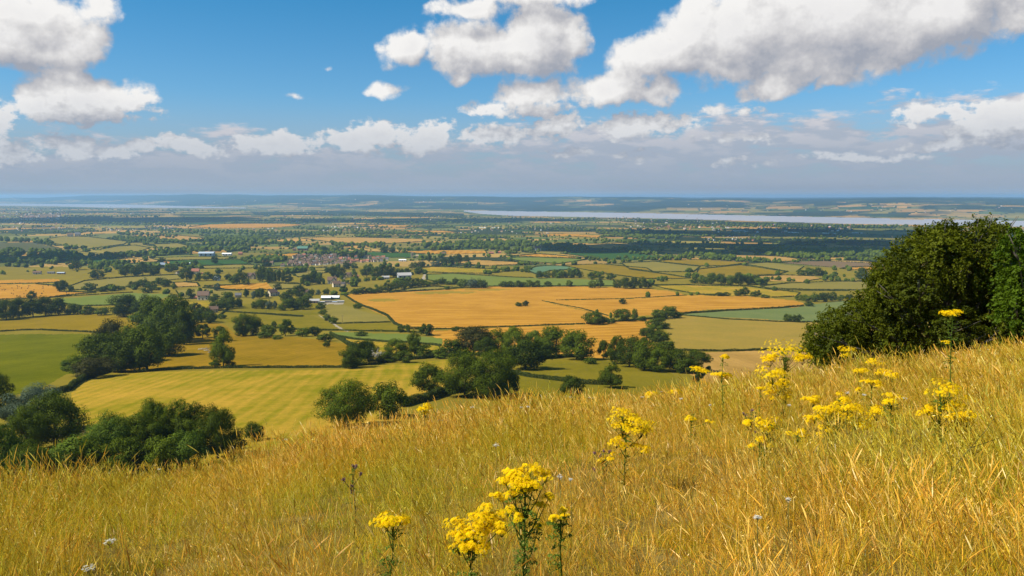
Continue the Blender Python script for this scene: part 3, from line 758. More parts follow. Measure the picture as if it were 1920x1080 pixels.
_proto = {}
def tree_proto(shape, lod, var, leafkey):
    """unit tree meshes: crown, trunk (and both in one for tiny ones)"""
    key = (shape, lod, var)
    if key not in _proto:
        n, s = {0: (26000, .0125), 1: (9500, .021), 2: (3200, .036), 3: (900, .062)}[lod]
        sd = sum(map(ord, shape)) * 7 + var * 13 + lod
        V, Fc, col, C, R = crown_arrays(sd, shape, n, s)
        _proto[key] = (V, Fc, col, trunk_mb(sd, C, R, .022 if shape in ('birch', 'tall') else .03), {})
    V, Fc, col, tb, cache = _proto[key]
    if leafkey not in cache:
        if lod >= 3:
            tv = np.concatenate(tb.v); 
            quads = [f for f in tb.f if len(f) == 4]
            VV = np.concatenate([V, tv]); FF = np.concatenate([Fc, np.array(quads) + len(V)])
            cc = np.concatenate([col, np.full((len(quads), 3), .3)])
            cache[leafkey] = (mesh_np('tree', VV, FF, [ML[leafkey], BARK], midx=[0] * len(Fc) + [1] * len(quads), col=cc), None)
        else:
            cr = mesh_np('crown', V, Fc, ML[leafkey], col=col)
            if 'tr' not in cache: cache['tr'] = tb.mesh('trunk', BARK, True)
            cache[leafkey] = (cr, cache['tr'])
    return cache[leafkey]

ORD = ['first', 'second', 'third', 'fourth', 'fifth', 'sixth', 'seventh', 'eighth', 'ninth', 'tenth', 'eleventh', 'twelfth']
def ordw(i):
    if i < 12: return ORD[i]
    n = i + 1
    return '%d%s' % (n, 'th' if 10 <= n % 100 <= 20 else {1: 'st', 2: 'nd', 3: 'rd'}.get(n % 10, 'th'))

NTREE = 0
def plant_tree(u, vtop, vbase, wpx, shape, leaf, name, cat, label, group, rng):
    global NTREE
    x, y, z, d = unproject(u, vbase)
    depth = y * CP - z * SP
    H = (vbase - vtop) * depth / F * 1.05; W = wpx * depth / F * 1.18
    hp = vbase - vtop
    lod = 0 if hp > 85 else 1 if hp > 34 else 2 if hp > 19 else 3
    var = rng.randint(3 if lod else 2)
    cr, tr = tree_proto(shape, lod, var, leaf)
    rz = rng.uniform(0, 2 * pi)
    NTREE += 1
    if tr is None:
        o = link(name, cr, None, (x, y, z - .2), rz); o.scale = (W, W, H)
        tag(o, label, cat, group); return o
    r = empty(name, (x, y, z - .2), rz); tag(r, label, cat, group)
    c = link('crown', cr, r); c.scale = (W, W, H)
    t = link('trunk', tr, r); t.scale = (W * .8 if shape != 'tall' else W, W * .8, H)
    return r

# zone: (phrase, group, [(x, top, base, width, shape, leaf) ...])
ZONES = [
 ("in the thicket below the crest", 'trees and bushes below the grassy crest', [
  (-4,700,800,60,'ragged','dark'), (70,718,812,92,'round','grey'), (104,728,838,98,'oak','mid'), (8,786,900,66,'bush','bright'), (52,760,850,60,'round','mid'),
  (118,815,892,84,'bush','bright'), (172,818,885,70,'bush','mid'), (212,775,868,84,'round','bright'), (272,772,862,92,'round','mid'),
  (292,748,850,60,'ragged','mid'), (333,750,850,54,'ragged','mid'), (366,756,850,62,'ragged','dark'), (408,760,858,60,'round','dark'),
  (250,812,885,66,'bush','mid'), (312,806,885,66,'bush','mid'), (352,800,880,66,'bush','bright'), (60,818,905,70,'bush','mid'), (436,800,850,40,'bush','dark'), (473,790,826,36,'bush','dark')]),
 ("beside the hay field", 'round trees on the edge of the hay field', [
  (648,713,800,92,'round','mid'), (727,716,784,64,'round','mid')]),
 ("on the spur beyond the grass", 'oaks on the spur beyond the grass', [
  (805,681,737,60,'round','dark'), (872,651,744,84,'oak','mid'), (925,654,746,80,'oak','mid'), (953,690,740,36,'bush','dark'), (1070,703,748,44,'ragged','dark'), (1145,683,727,44,'ragged','dark')]),
 ("in the row before the golden stubble", 'dark oaks in front of the golden stubble', [
  (842,635,667,48,'round','dark'), (888,610,664,64,'oak','brown'), (934,617,662,50,'round','mid'), (966,612,668,48,'round','mid'), (985,636,692,76,'oak','dark'), (1001,619,662,34,'round','bright'),
  (1043,614,668,70,'oak','mid'), (1082,620,674,62,'round','mid'), (910,632,668,40,'round','dark'), (1015,640,672,40,'round','dark')]),
 ('in the clump around the dead tree', 'trees around the dead tree', [
  (661,650,690,44,'round','dark'), (676,638,684,44,'ragged','dark'), (690,636,676,34,'round','mid'), (722,658,680,30,'bush','mid'), (743,635,672,44,'round','mid'), (762,654,680,30,'bush','dark'), (777,621,670,26,'tall','mid'), (799,644,670,38,'round','dark'), (822,655,672,26,'bush','mid')]),
 ('in the wood right of the oaks', 'trees in the wood right of the oaks', [
  (1108,668,682,22,'bush','mid'), (1132,637,674,24,'ragged','dark'), (1157,626,682,36,'tall','dark'), (1180,632,688,50,'oak','dark'), (1208,636,694,52,'oak','mid'), (1232,652,697,42,'round','mid'), (1247,636,668,34,'round','dark'), (1270,654,696,48,'oak','dark'), (1306,654,696,50,'ragged','dark'), (1286,668,700,36,'bush','mid')]),
 ("in the line by the pale olive field", 'trees in the crooked line by the olive field', [
  (1213,612,634,26,'round','dark'), (1228,606,630,24,'bush','mid'), (1240,619,642,28,'round','dark'), (1240,594,616,32,'round','dark'), (1222,597,614,20,'bush','mid'), (1236,578,598,26,'round','mid'), (1250,573,596,34,'round','mid'), (1269,583,596,20,'bush','dark'), (1218,626,645,24,'bush','dark')]),
 ("along the stubble field's near edge", 'trees along the edge of the stubble field', [
  (1112,583,608,34,'round','mid'), (1127,590,607,22,'bush','mid'), (1146,596,606,16,'bush','dark'), (1168,576,602,30,'round','mid'), (1190,579,600,13,'tall','mid'), (1204,592,602,18,'bush','dark'), (1145,586,597,5,'round','dark'), (1119,580,589,6,'round','dark'), (855,611,621,16,'bush','dark'), (800,605,629,27,'ragged','dark'), (678,620,630,20,'bush','dark'), (751,608,623,13,'round','mid'), (765,608,624,10,'tall','mid'), (671,567,579,14,'bush','mid')]),
 ("alone inside the stubble fields", 'lone trees and bushes in the stubble fields', [
  (973,566,574,14,'bush','dark'), (985,562,574,12,'bush','dark'), (1168,560,570,13,'round','dark'), (1215,547,557,9,'round','mid'), (1270,547,555,6,'round','dark'), (1296,548,554,7,'bush','dark')]),
 ('in the bluish green field', 'pair of round trees in the bluish green field', [(1476,587,603,15,'round','mid'), (1494,588,604,19,'round','dark')]),
 ("in the wood by the green field", 'oaks of the dark wood by the green field', [
  (127,672,694,28,'bush','bright'), (152,664,704,44,'bush','mid'), (176,666,708,58,'bush','brown'), (190,622,692,80,'oak','dark'), (212,600,664,56,'round','brown'), (228,640,698,52,'round','dark'), (246,612,680,56,'oak','mid'), (276,614,694,70,'oak','mid'), (262,645,696,44,'round','dark'),
  (233,552,594,56,'oak','dark'), (277,554,598,46,'round','dark'), (262,585,602,30,'bush','bright'), (296,560,640,62,'oak','mid'), (325,558,642,70,'oak','mid'), (346,576,646,44,'round','dark'), (300,600,668,56,'oak','dark'), (318,612,668,50,'round','mid')]),
 ("on the golden brown slope", 'trees scattered on the golden brown slope', [
  (380,606,634,27,'ragged','dark'), (413,609,640,22,'ragged','mid'), (419,622,688,44,'ragged','mid'), (403,672,688,18,'bush','bright'), (431,674,688,16,'bush','dark'), (456,588,630,34,'round','mid'), (474,590,628,28,'round','mid'), (503,607,630,26,'round','mid'), (496,620,634,22,'bush','dark'), (521,628,636,18,'bush','mid'), (514,601,616,11,'ragged','mid'), (535,596,630,26,'ragged','mid'), (548,611,626,14,'bush','dark'), (567,613,631,24,'bush','mid'), (590,610,630,22,'round','dark'), (612,636,651,12,'bush','dark'), (610,624,640,26,'bush','dark')]),
 ("in the wood behind the domed field", 'trees of the dark wood behind the domed field', [
  (-8,560,600,36,'oak','dark'), (12,561,600,36,'oak','dark'), (36,558,596,34,'round','dark'), (62,560,594,32,'oak','dark'), (86,556,592,34,'round','dark'), (110,559,591,28,'oak','dark'), (132,568,590,22,'round','mid'), (146,570,589,18,'bush','dark'), (165,573,589,26,'bush','dark'), (190,575,591,22,'bush','mid')]),
 ('in the meadows left of the farm', 'trees in the meadows left of the farm', [
  (59,546,562,15,'round','dark'), (116,524,546,22,'round','dark'), (133,534,546,10,'round','dark'), (170,529,546,22,'round','dark'), (190,538,547,16,'bush','dark'), (208,532,545,26,'bush','dark'), (228,536,544,14,'bush','mid'), (250,526,541,18,'round','dark'), (268,521,538,20,'round','dark'), (283,526,540,16,'round','mid'), (277,534,549,20,'bush','dark'), (298,520,535,16,'round','dark'), (311,521,538,18,'round','dark'), (294,536,544,14,'bush','dark'), (326,531,542,10,'round','mid'), (313,542,550,11,'bush','dark'), (357,541,560,15,'round','dark'), (375,540,550,8,'tall','mid'), (386,542,549,8,'round','dark'), (396,544,550,6,'round','dark'), (340,548,556,10,'bush','dark'), (325,550,562,16,'bush','dark'), (347,562,575,10,'bush','mid'), (408,530,545,12,'round','grey')]),
 ("around the stone cottage by the lane", 'trees around the stone cottage', [
  (378,573,604,32,'round','dark'), (394,580,606,22,'round','mid'), (408,562,582,30,'round','dark'), (424,546,576,30,'round','mid'), (436,556,578,24,'bush','dark'), (449,558,578,12,'tall','dark'), (402,550,566,18,'bush','mid'), (416,588,598,14,'bush','mid'), (366,566,584,20,'bush','dark')]),
 ("around the farm barns and houses", 'trees around the farm', [
  (462,540,558,12,'tall','dark'), (476,546,562,10,'tall','grey'), (487,538,560,18,'round','mid'), (500,546,558,10,'bush','dark'), (478,562,579,12,'round','dark'), (490,559,579,20,'round','mid'), (505,562,580,12,'round','grey'), (516,563,580,9,'tall','grey'), (534,560,582,26,'round','mid'), (552,558,580,22,'round','dark'), (568,556,580,32,'oak','dark'), (538,546,566,24,'round','dark'), (562,534,556,24,'round','dark'), (578,548,562,16,'round','mid'), (546,540,554,14,'bush','dark'), (603,566,580,16,'round','dark'), (606,579,590,14,'round','mid'), (613,588,601,14,'round','mid'), (625,592,607,16,'round','mid'), (520,531,543,13,'round','dark'), (584,541,553,12,'round','dark'), (597,543,553,10,'round','grey'), (612,540,552,12,'round','dark'), (626,545,553,12,'bush','dark'), (646,548,553,14,'bush','dark')]),
 ('in the park trees above the farm', 'tall trees above the farm', [
  (492,500,528,24,'oak','dark'), (506,502,530,20,'round','dark'), (523,506,531,8,'tall','dark'), (531,507,531,8,'tall','dark'), (515,508,531,8,'tall','dark'), (541,512,530,14,'round','dark'), (572,514,534,18,'round','dark'), (585,512,533,20,'oak','dark'), (598,514,533,14,'round','mid'), (607,522,532,5,'tall','dark'), (350,502,527,22,'oak','dark'), (372,512,527,12,'round','mid'), (388,510,526,18,'round','mid'), (405,512,526,16,'round','dark'), (428,512,525,12,'round','dark'), (450,510,532,26,'oak','dark'), (438,518,532,16,'round','mid'), (462,522,534,14,'bush','dark'), (235,496,518,22,'round','dark'), (252,500,518,18,'round','dark'), (268,492,516,24,'oak','dark'), (289,495,516,20,'round','dark'), (321,495,510,18,'round','dark'), (366,488,503,14,'round','dark'), (402,479,494,12,'round','dark'), (304,482,492,12,'round','dark'), (183,505,521,26,'round','dark'), (143,488,506,22,'round','dark')]),
 ("in the belt behind the stubble field", 'trees in the belt behind the stubble field', [
  (667,540,552,16,'bush','dark'), (681,537,551,18,'bush','dark'), (697,538,550,18,'bush','dark'), (712,534,549,14,'round','dark'), (727,528,546,18,'round','dark'), (742,526,544,18,'round','mid'), (757,527,541,18,'round','dark'), (770,522,539,20,'round','dark'), (786,520,537,18,'round','dark'), (800,524,536,16,'bush','mid'), (814,524,535,16,'bush','dark'), (829,520,533,16,'round','dark'), (842,526,534,14,'bush','dark'), (854,520,533,11,'round','dark'), (870,522,539,20,'round','mid'), (887,521,540,20,'round','grey'), (903,522,540,20,'round','dark'), (943,526,538,16,'bush','dark'), (958,526,538,16,'bush','dark'), (974,525,538,16,'bush','dark'), (990,524,538,16,'bush','mid'), (1006,525,538,15,'bush','dark'), (1028,527,537,13,'round','dark'), (1048,531,537,6,'round','dark'), (1111,525,540,15,'round','mid'), (1125,524,539,14,'round','dark'), (1158,524,540,16,'round','dark'), (1172,520,541,20,'oak','dark'), (1188,519,541,18,'round','dark'), (1204,519,541,18,'oak','dark'), (1215,525,540,12,'bush','dark')]),
 ("in the copses of the hedged fields", 'trees in the copses of the hedged fields', [
  (1012,508,522,14,'round','dark'), (1026,507,521,15,'round','mid'), (1042,506,521,15,'round','mid'), (1057,507,521,16,'round','dark'), (1072,506,521,15,'round','mid'), (1086,508,521,14,'round','dark'), (1110,510,524,15,'round','mid'), (1124,511,524,15,'round','mid'), (1145,512,525,15,'round','dark'), (1234,519,526,6,'round','dark'), (1249,518,526,6,'round','dark'), (1378,458,464,8,'round','dark'), (1302,520,531,16,'bush','dark'), (1318,516,532,18,'round','mid'), (1334,512,533,22,'oak','mid'), (1352,513,534,20,'oak','dark'), (1370,514,535,18,'round','mid'), (1385,511,535,20,'oak','dark'), (1402,514,534,18,'round','dark'), (1418,515,533,18,'oak','dark'), (1432,520,533,16,'bush','mid'), (1502,505,516,16,'round','dark'), (1518,501,516,18,'round','mid'), (1535,502,517,18,'round','dark'), (1616,502,526,22,'oak','dark'), (1638,503,528,22,'round','dark'), (1625,515,529,16,'round','grey')]),
 ('in the copse by the stubble corner', 'trees by the stubble corner', [
  (1349,547,555,14,'bush','dark'), (1362,547,555,14,'bush','dark'), (1385,541,555,16,'round','dark'), (1398,538,554,14,'round','dark'), (1411,546,556,10,'round','mid'), (1420,543,556,12,'round','dark'), (1434,551,559,14,'bush','dark'), (1452,537,545,9,'round','dark'), (1499,552,563,14,'bush','mid'), (1512,551,565,16,'bush','mid'), (1528,548,566,16,'round','mid'), (1545,546,566,18,'round','dark'), (1562,546,565,14,'round','dark'), (1516,564,574,16,'bush','dark'), (1576,552,564,14,'bush','mid'), (1592,550,562,14,'round','dark')]),
 ('in the wood behind the village', 'trees behind the village', [
  (644,470,484,14,'oak','dark'), (660,472,484,12,'round','dark'), (676,473,484,14,'oak','dark'), (720,462,474,16,'oak','dark'), (735,463,474,14,'oak','dark'), (500,484,500,14,'round','dark'), (569,499,506,14,'round','dark'), (585,500,506,10,'round','dark'), (626,498,520,18,'oak','dark'), (642,500,521,16,'round','dark'), (650,490,505,14,'round','dark'), (664,492,503,12,'round','bright'), (688,498,520,20,'oak','dark'), (704,502,521,20,'round','dark'), (722,496,521,22,'oak','dark'), (738,500,520,16,'round','dark'), (748,502,516,16,'oak','dark'), (764,502,514,18,'oak','dark'), (785,500,514,18,'oak','dark'), (796,505,514,10,'round','dark'), (776,490,502,14,'round','mid'), (790,488,502,16,'round','dark'), (818,488,500,18,'round','grey'), (805,474,492,10,'tall','dark'), (832,482,498,14,'oak','dark'), (846,478,496,14,'oak','dark'), (860,476,494,14,'oak','dark'), (874,478,492,12,'round','dark')])]

NOUN = {'oak': 'broad tree', 'round': 'round tree', 'tall': 'tall narrow tree', 'bush': 'leafy bush', 'ragged': 'ragged tree', 'birch': 'slender birch'}
CLR = {'dark': 'dark green', 'mid': 'green', 'bright': 'bright green', 'brown': 'bronze green', 'grey': 'grey green'}
NAMES = {'oak': 'oak_tree', 'round': 'round_tree', 'tall': 'poplar_tree', 'bush': 'bush', 'ragged': 'tree', 'birch': 'birch_tree'}
def build_trees():
    rng = np.random.RandomState(4)
    allt = []
    for phrase, group, lst in ZONES:
        for t in sorted(lst): allt.append((t, phrase, group, lst))
    biggest = sorted(allt, key=lambda a: -(a[0][2] - a[0][1]) * a[0][3])[:298]
    keep = set((a[0], a[1]) for a in biggest)
    rest = []
    for phrase, group, lst in ZONES:
        k = 0
        for t in sorted(lst):
            if (t, phrase) not in keep: rest.append(t); continue
            u, vt, vb, w, shape, leaf = t
            label = '%s %s, %s from the left %s' % (CLR[leaf], NOUN[shape], ordw(k), phrase)
            plant_tree(u, vt, vb, w, shape, leaf, NAMES[shape], 'bush' if shape == 'bush' else 'tree', label, group, rng)
            k += 1
    return rest
REST = build_trees()
print('trees', NTREE, 'rest', len(REST))

# ---------------------------------------------------------------- dead tree, fallen logs
def dead_tree():
    x, y, z, d = unproject(707, 679); s = 26 * (y * CP - z * SP) / F
    rng = np.random.RandomState(3); mb = MB(); tb = MB()
    tb.tube([(0, 0, -.3), (0.02 * s, 0, .3 * s), (-.02 * s, 0, .5 * s)], [.055 * s, .045 * s, .035 * s], 7)
    def br(p, d, L, r, dep):
        n = 4; pts = [p]; q = np.array(p, float); d = np.array(d, float)
        for i in range(n):
            d = d + rng.normal(0, .22, 3); d /= np.linalg.norm(d); q = q + d * L / n; pts.append(q.copy())
        mb.tube(pts, np.linspace(r, r * .35, n + 1), 5)
        if dep:
            for k in range(3):
                i = rng.randint(1, n + 1); dd = d + rng.normal(0, .8, 3); dd[2] = abs(dd[2]) * .5 + .1
                br(pts[i], dd / np.linalg.norm(dd), L * .6, r * .5, dep - 1)
    for k in range(9):
        a = k * 2.4 + rng.rand(); br((0, 0, s * rng.uniform(.3, .5)), (cos(a), sin(a), rng.uniform(.2, .9)), s * .55, .026 * s, 2)
    r = empty('dead_tree', (x, y, z)); tag(r, 'bleached white leafless dead tree among dark green trees', 'tree')
    link('trunk', tb.mesh('trunk', DEADW, True), r); link('bough', mb.mesh('bough', DEADW, True), r)
dead_tree()
def logs():
    rng = np.random.RandomState(8)
    for i, (u, v, a, L, wd) in enumerate([(382, 655, .3, 9, 'longest pale fallen log'), (388, 658, -.4, 6, 'short pale fallen log'), (396, 661, 1.0, 5, 'small crooked fallen log')]):
        x, y, z, d = unproject(u, v); mb = MB()
        mb.tube([(-L/2, 0, .3), (0, rng.normal(0, .4), .45), (L/2, 0, .35)], [.35, .3, .12], 7)
        for k in range(6):
            p = rng.uniform(-.4, .5) * L
            mb.tube([(p, 0, .4), (p + rng.normal(0, .8), rng.normal(0, .8), rng.uniform(.8, 1.8)), (p + rng.normal(0, 1.4), rng.normal(0, 1.4), rng.uniform(.8, 2.4))], [.14, .09, .03], 5)
        o = link('fallen_log', mb.mesh('fallen_log', DEADW, True), None, (x, y, z), a)
        tag(o, wd + ' lying on the slope left of the ragged tree', 'log', 'fallen logs on the slope')
logs()

# ---------------------------------------------------------------- hedges
HEDGES = [   # outline points, height m, label
 ([(-40,622),(0,622),(40,619.5),(77,619),(120,621),(167,623),(197,626)], 2.2, 'trimmed hedge between the green field and the domed field'),
 ([(200,698),(257,699),(300,695),(350,692.5),(420,690.5),(500,690),(560,690),(640,689.5)], 2.0, 'long straight hedge along the top of the hay field'),
 ([(640,689.5),(693,684),(747,676),(793,673),(850,668),(880,664)], 3.0, 'bushy hedge below the dead tree clump'),
 ([(203,698),(180,705),(157,713),(140,722),(128,733),(95,741),(40,748)], 4.0, 'thick overgrown hedge curving down from the dark wood'),
 ([(750,764),(775,757),(800,752),(830,742),(850,735),(880,732)], 4.5, 'dark thick hedge on the far side of the grassy crest'),
 ([(950,698),(993,707),(1040,713),(1093,720),(1140,722)], 2.8, 'hedge across the rounded green hillside'),
 ([(1015,674),(1045,671),(1078,670)], 3.0, 'short hedge at the top of the green hillside'),
 ([(620,628),(640,638),(653,647),(668,653),(690,660)], 4.0, 'overgrown hedge running down from the bushes to the dead tree'),
 ([(628,630.5),(667,637),(720,641),(767,643),(828,649)], 2.2, 'hedge below the light green meadow'),
 ([(628,607.5),(680,606),(733,604.5)], 2.0, 'thin hedge below the yellow-green meadow'),
 ([(600,619),(680,621),(740,622),(790,624),(812,630)], 2.0, 'hedge above the light green meadow'),
 ([(645,553),(662,565),(680,574),(705,583),(727,593),(735,602),(740,608),(763,617),(797,618)], 3.2, 'thick curved hedge at the left edge of the stubble field'),
 ([(797,618),(850,617),(897,614.5),(960,613),(1013,610.5),(1060,609),(1097,607.5)], 1.8, 'long low hedge along the bottom of the stubble field'),
 ([(1100,608),(1145,604),(1180,602),(1212,599),(1240,597)], 3.0, 'thick hedge joining the trees at the stubble edge'),
 ([(1016,564),(1050,571),(1093,579),(1140,592)], 1.3, 'low broken hedge slanting down through the stubble'),
 ([(1043,563),(1110,561.5),(1177,560),(1230,557),(1288,553.5)], 1.3, 'low broken hedge running across the stubble'),
 ([(640,551),(700,549),(760,546.5),(800,544)], 2.5, 'hedge along the back of the stubble field near the barns'),
 ([(1268,590),(1300,587),(1360,583),(1420,580),(1460,578),(1507,574)], 3.0, 'bushy hedge between stubble and bluish green field'),
 ([(1270,590.5),(1310,594),(1360,598.5),(1410,601),(1460,603.5),(1537,604.5),(1600,605)], 1.8, 'long curved hedge above the pale olive field'),
 ([(1262,657),(1310,658.5),(1360,659),(1443,656.5),(1520,658)], 2.0, 'hedge along the bottom of the pale olive field'),
 ([(85,559),(130,555.5),(180,552.5),(215,550),(250,548.5)], 2.0, 'hedge between the bale field and the green meadow'),
 ([(-20,533),(30,532),(77,531),(112,529)], 2.0, 'dark hedge behind the field of bales'),
 ([(425,585),(460,587),(493,589),(530,592),(567,594)], 2.4, 'dark hedge behind the big round trees'),
 ([(391,607),(400,600),(412,592),(423,583),(430,577)], 2.4, 'hedge lining the lane up to the cottage'),
 ([(480,612),(530,616),(567,619),(633,620)], 1.8, 'hedge behind the scattered slope trees'),
 ([(1223,534),(1270,534),(1322,536)], 1.8, 'straight hedge right of the tree belt'),
 ([(1180,505),(1227,511.5),(1260,516),(1295,522)], 2.6, 'dark slanting hedge in the middle fields'),
 ([(1245,541),(1280,547),(1317,552.5),(1340,555)], 2.0, 'hedge at the far right corner of the stubble'),
 ([(1407,536),(1443,543),(1500,545),(1593,546)], 1.8, 'hedge in front of the pale green field'),
 ([(480,587),(530,590),(570,593)], 1.6, 'short hedge in the long paddock'),
 ([(112,568),(150,574),(200,573),(230,571),(250,566)], 2.2, 'hedge at the near side of the fresh green meadow'),
 ([(1330,692),(1316,702),(1300,716)], 2.5, 'hedge end beside the bright golden field'),
]
def hedge_leaves(poly, h, rng, wid=None, qs=None):
    pts = [unproject(u, v) for (u, v) in poly]
    Ps, Ns, Ss = [], [], []
    for a, b in zip(pts[:-1], pts[1:]):
        A = np.array(a[:3]); B = np.array(b[:3]); L = np.linalg.norm(B - A)
        if L < .5: continue
        dm = (a[3] + b[3]) / 2
        s = qs or max(.22, dm / 804 * 0.55)
        w = wid or (h * .55 + .4)
        n = int(L * (w + 2 * h) / (s * s) * 1.05) + 4
        n = min(n, 9000)
        t = rng.rand(n); hh = h * (0.75 + 0.6 * (fbm(t * L / 7 + A[0], t * 0 + A[1], 3, 2) - .3))
        ang = rng.uniform(0, pi, n)
        dirv = (B - A) / L; side = np.array([-dirv[1], dirv[0], 0])
        c = A[None] + (B - A)[None] * t[:, None]
        rr = rng.uniform(.75, 1.05, n)
        ca, sa = np.cos(ang), np.sin(ang)
        # squarish section
        k = 1 / np.maximum(np.abs(ca), np.abs(sa)) ** .6
        ox = ca * w * .5 * k * rr; oz = sa * k * rr
        oz = np.clip(oz, 0, 1.1) * hh
        low = rng.rand(n) < .35; oz = np.where(low, rng.rand(n) * hh * .8, oz); ox = np.where(low, np.sign(ca) * w * .5 * rr, ox)
        P = c + side[None] * ox[:, None]; P[:, 2] += oz - .15
        Nn = side[None] * np.sign(ox)[:, None] * np.abs(ca)[:, None] + np.array([0, 0, 1])[None] * (sa[:, None] + .3)
        Ps.append(P); Ns.append(Nn); Ss.append(np.full(n, s))
    if not Ps: return None
    P = np.concatenate(Ps); Nn = np.concatenate(Ns); S = np.concatenate(Ss)
    V, Fc = leaf_quads(rng, P, Nn, S, .55, .75)
    g = np.clip(vnoise(P[:, 0] / 5, P[:, 1] / 5, 4) * .6 + rng.rand(len(P)) * .4, 0, 1)
    return V, Fc, np.stack([g, g, g], 1)
def build_hedges():
    rng = np.random.RandomState(12)
    for poly, h, lab in HEDGES:
        r = hedge_leaves(poly, h, rng)
        o = link('hedge', mesh_np('hedge', r[0], r[1], ML['hedge'], col=r[2])); tag(o, lab, 'hedge', 'field hedges')
    V, Fs, Cc, n = [], [], [], 0
    for (nm, kind, ang, poly, lab) in FIELDS:
        if np.mean([p[1] for p in poly]) > 560: continue
        if (kind == 'stubble' and nm == 'stubble_field') or kind in ('patch', 'wood', 'yard'): continue
        pp = [(min(max(a, -40), 1700), b) for a, b in poly]
        for a, b in zip(pp, pp[1:] + pp[:1]):
            if rng.rand() < .12: continue
            r = hedge_leaves([a, b], rng.uniform(1.6, 3.0), rng)
            if r is None: continue
            V.append(r[0]); Fs.append(r[1] + n); Cc.append(r[2]); n += len(r[0])
    o = link('distant_hedges', mesh_np('distant_hedges', np.concatenate(V), np.concatenate(Fs), ML['hedge'], col=np.concatenate(Cc)))
    tag(o, 'network of thin dark hedges round the far fields', kind='stuff')
    print('far hedge quads', len(np.concatenate(Fs)))
build_hedges()

# ---------------------------------------------------------------- the countless distant trees
def ico(sub):
    t = (1 + 5 ** .5) / 2
    v = [(-1,t,0),(1,t,0),(-1,-t,0),(1,-t,0),(0,-1,t),(0,1,t),(0,-1,-t),(0,1,-t),(t,0,-1),(t,0,1),(-t,0,-1),(-t,0,1)]
    f = [(0,11,5),(0,5,1),(0,1,7),(0,7,10),(0,10,11),(1,5,9),(5,11,4),(11,10,2),(10,7,6),(7,1,8),(3,9,4),(3,4,2),(3,2,6),(3,6,8),(3,8,9),(4,9,5),(2,4,11),(6,2,10),(8,6,7),(9,8,1)]
    v = [np.array(p) / np.linalg.norm(p) for p in v]
    for _ in range(sub):
        c = {}; nf = []
        def mid(i, j):
            k = (min(i, j), max(i, j))
            if k not in c: m = v[i] + v[j]; v.append(m / np.linalg.norm(m)); c[k] = len(v) - 1
            return c[k]
        for a, b, d in f:
            x, y, z = mid(a, b), mid(b, d), mid(d, a); nf += [(a, x, z), (b, y, x), (d, z, y), (x, y, z)]
        f = nf
    return np.array(v), np.array(f)

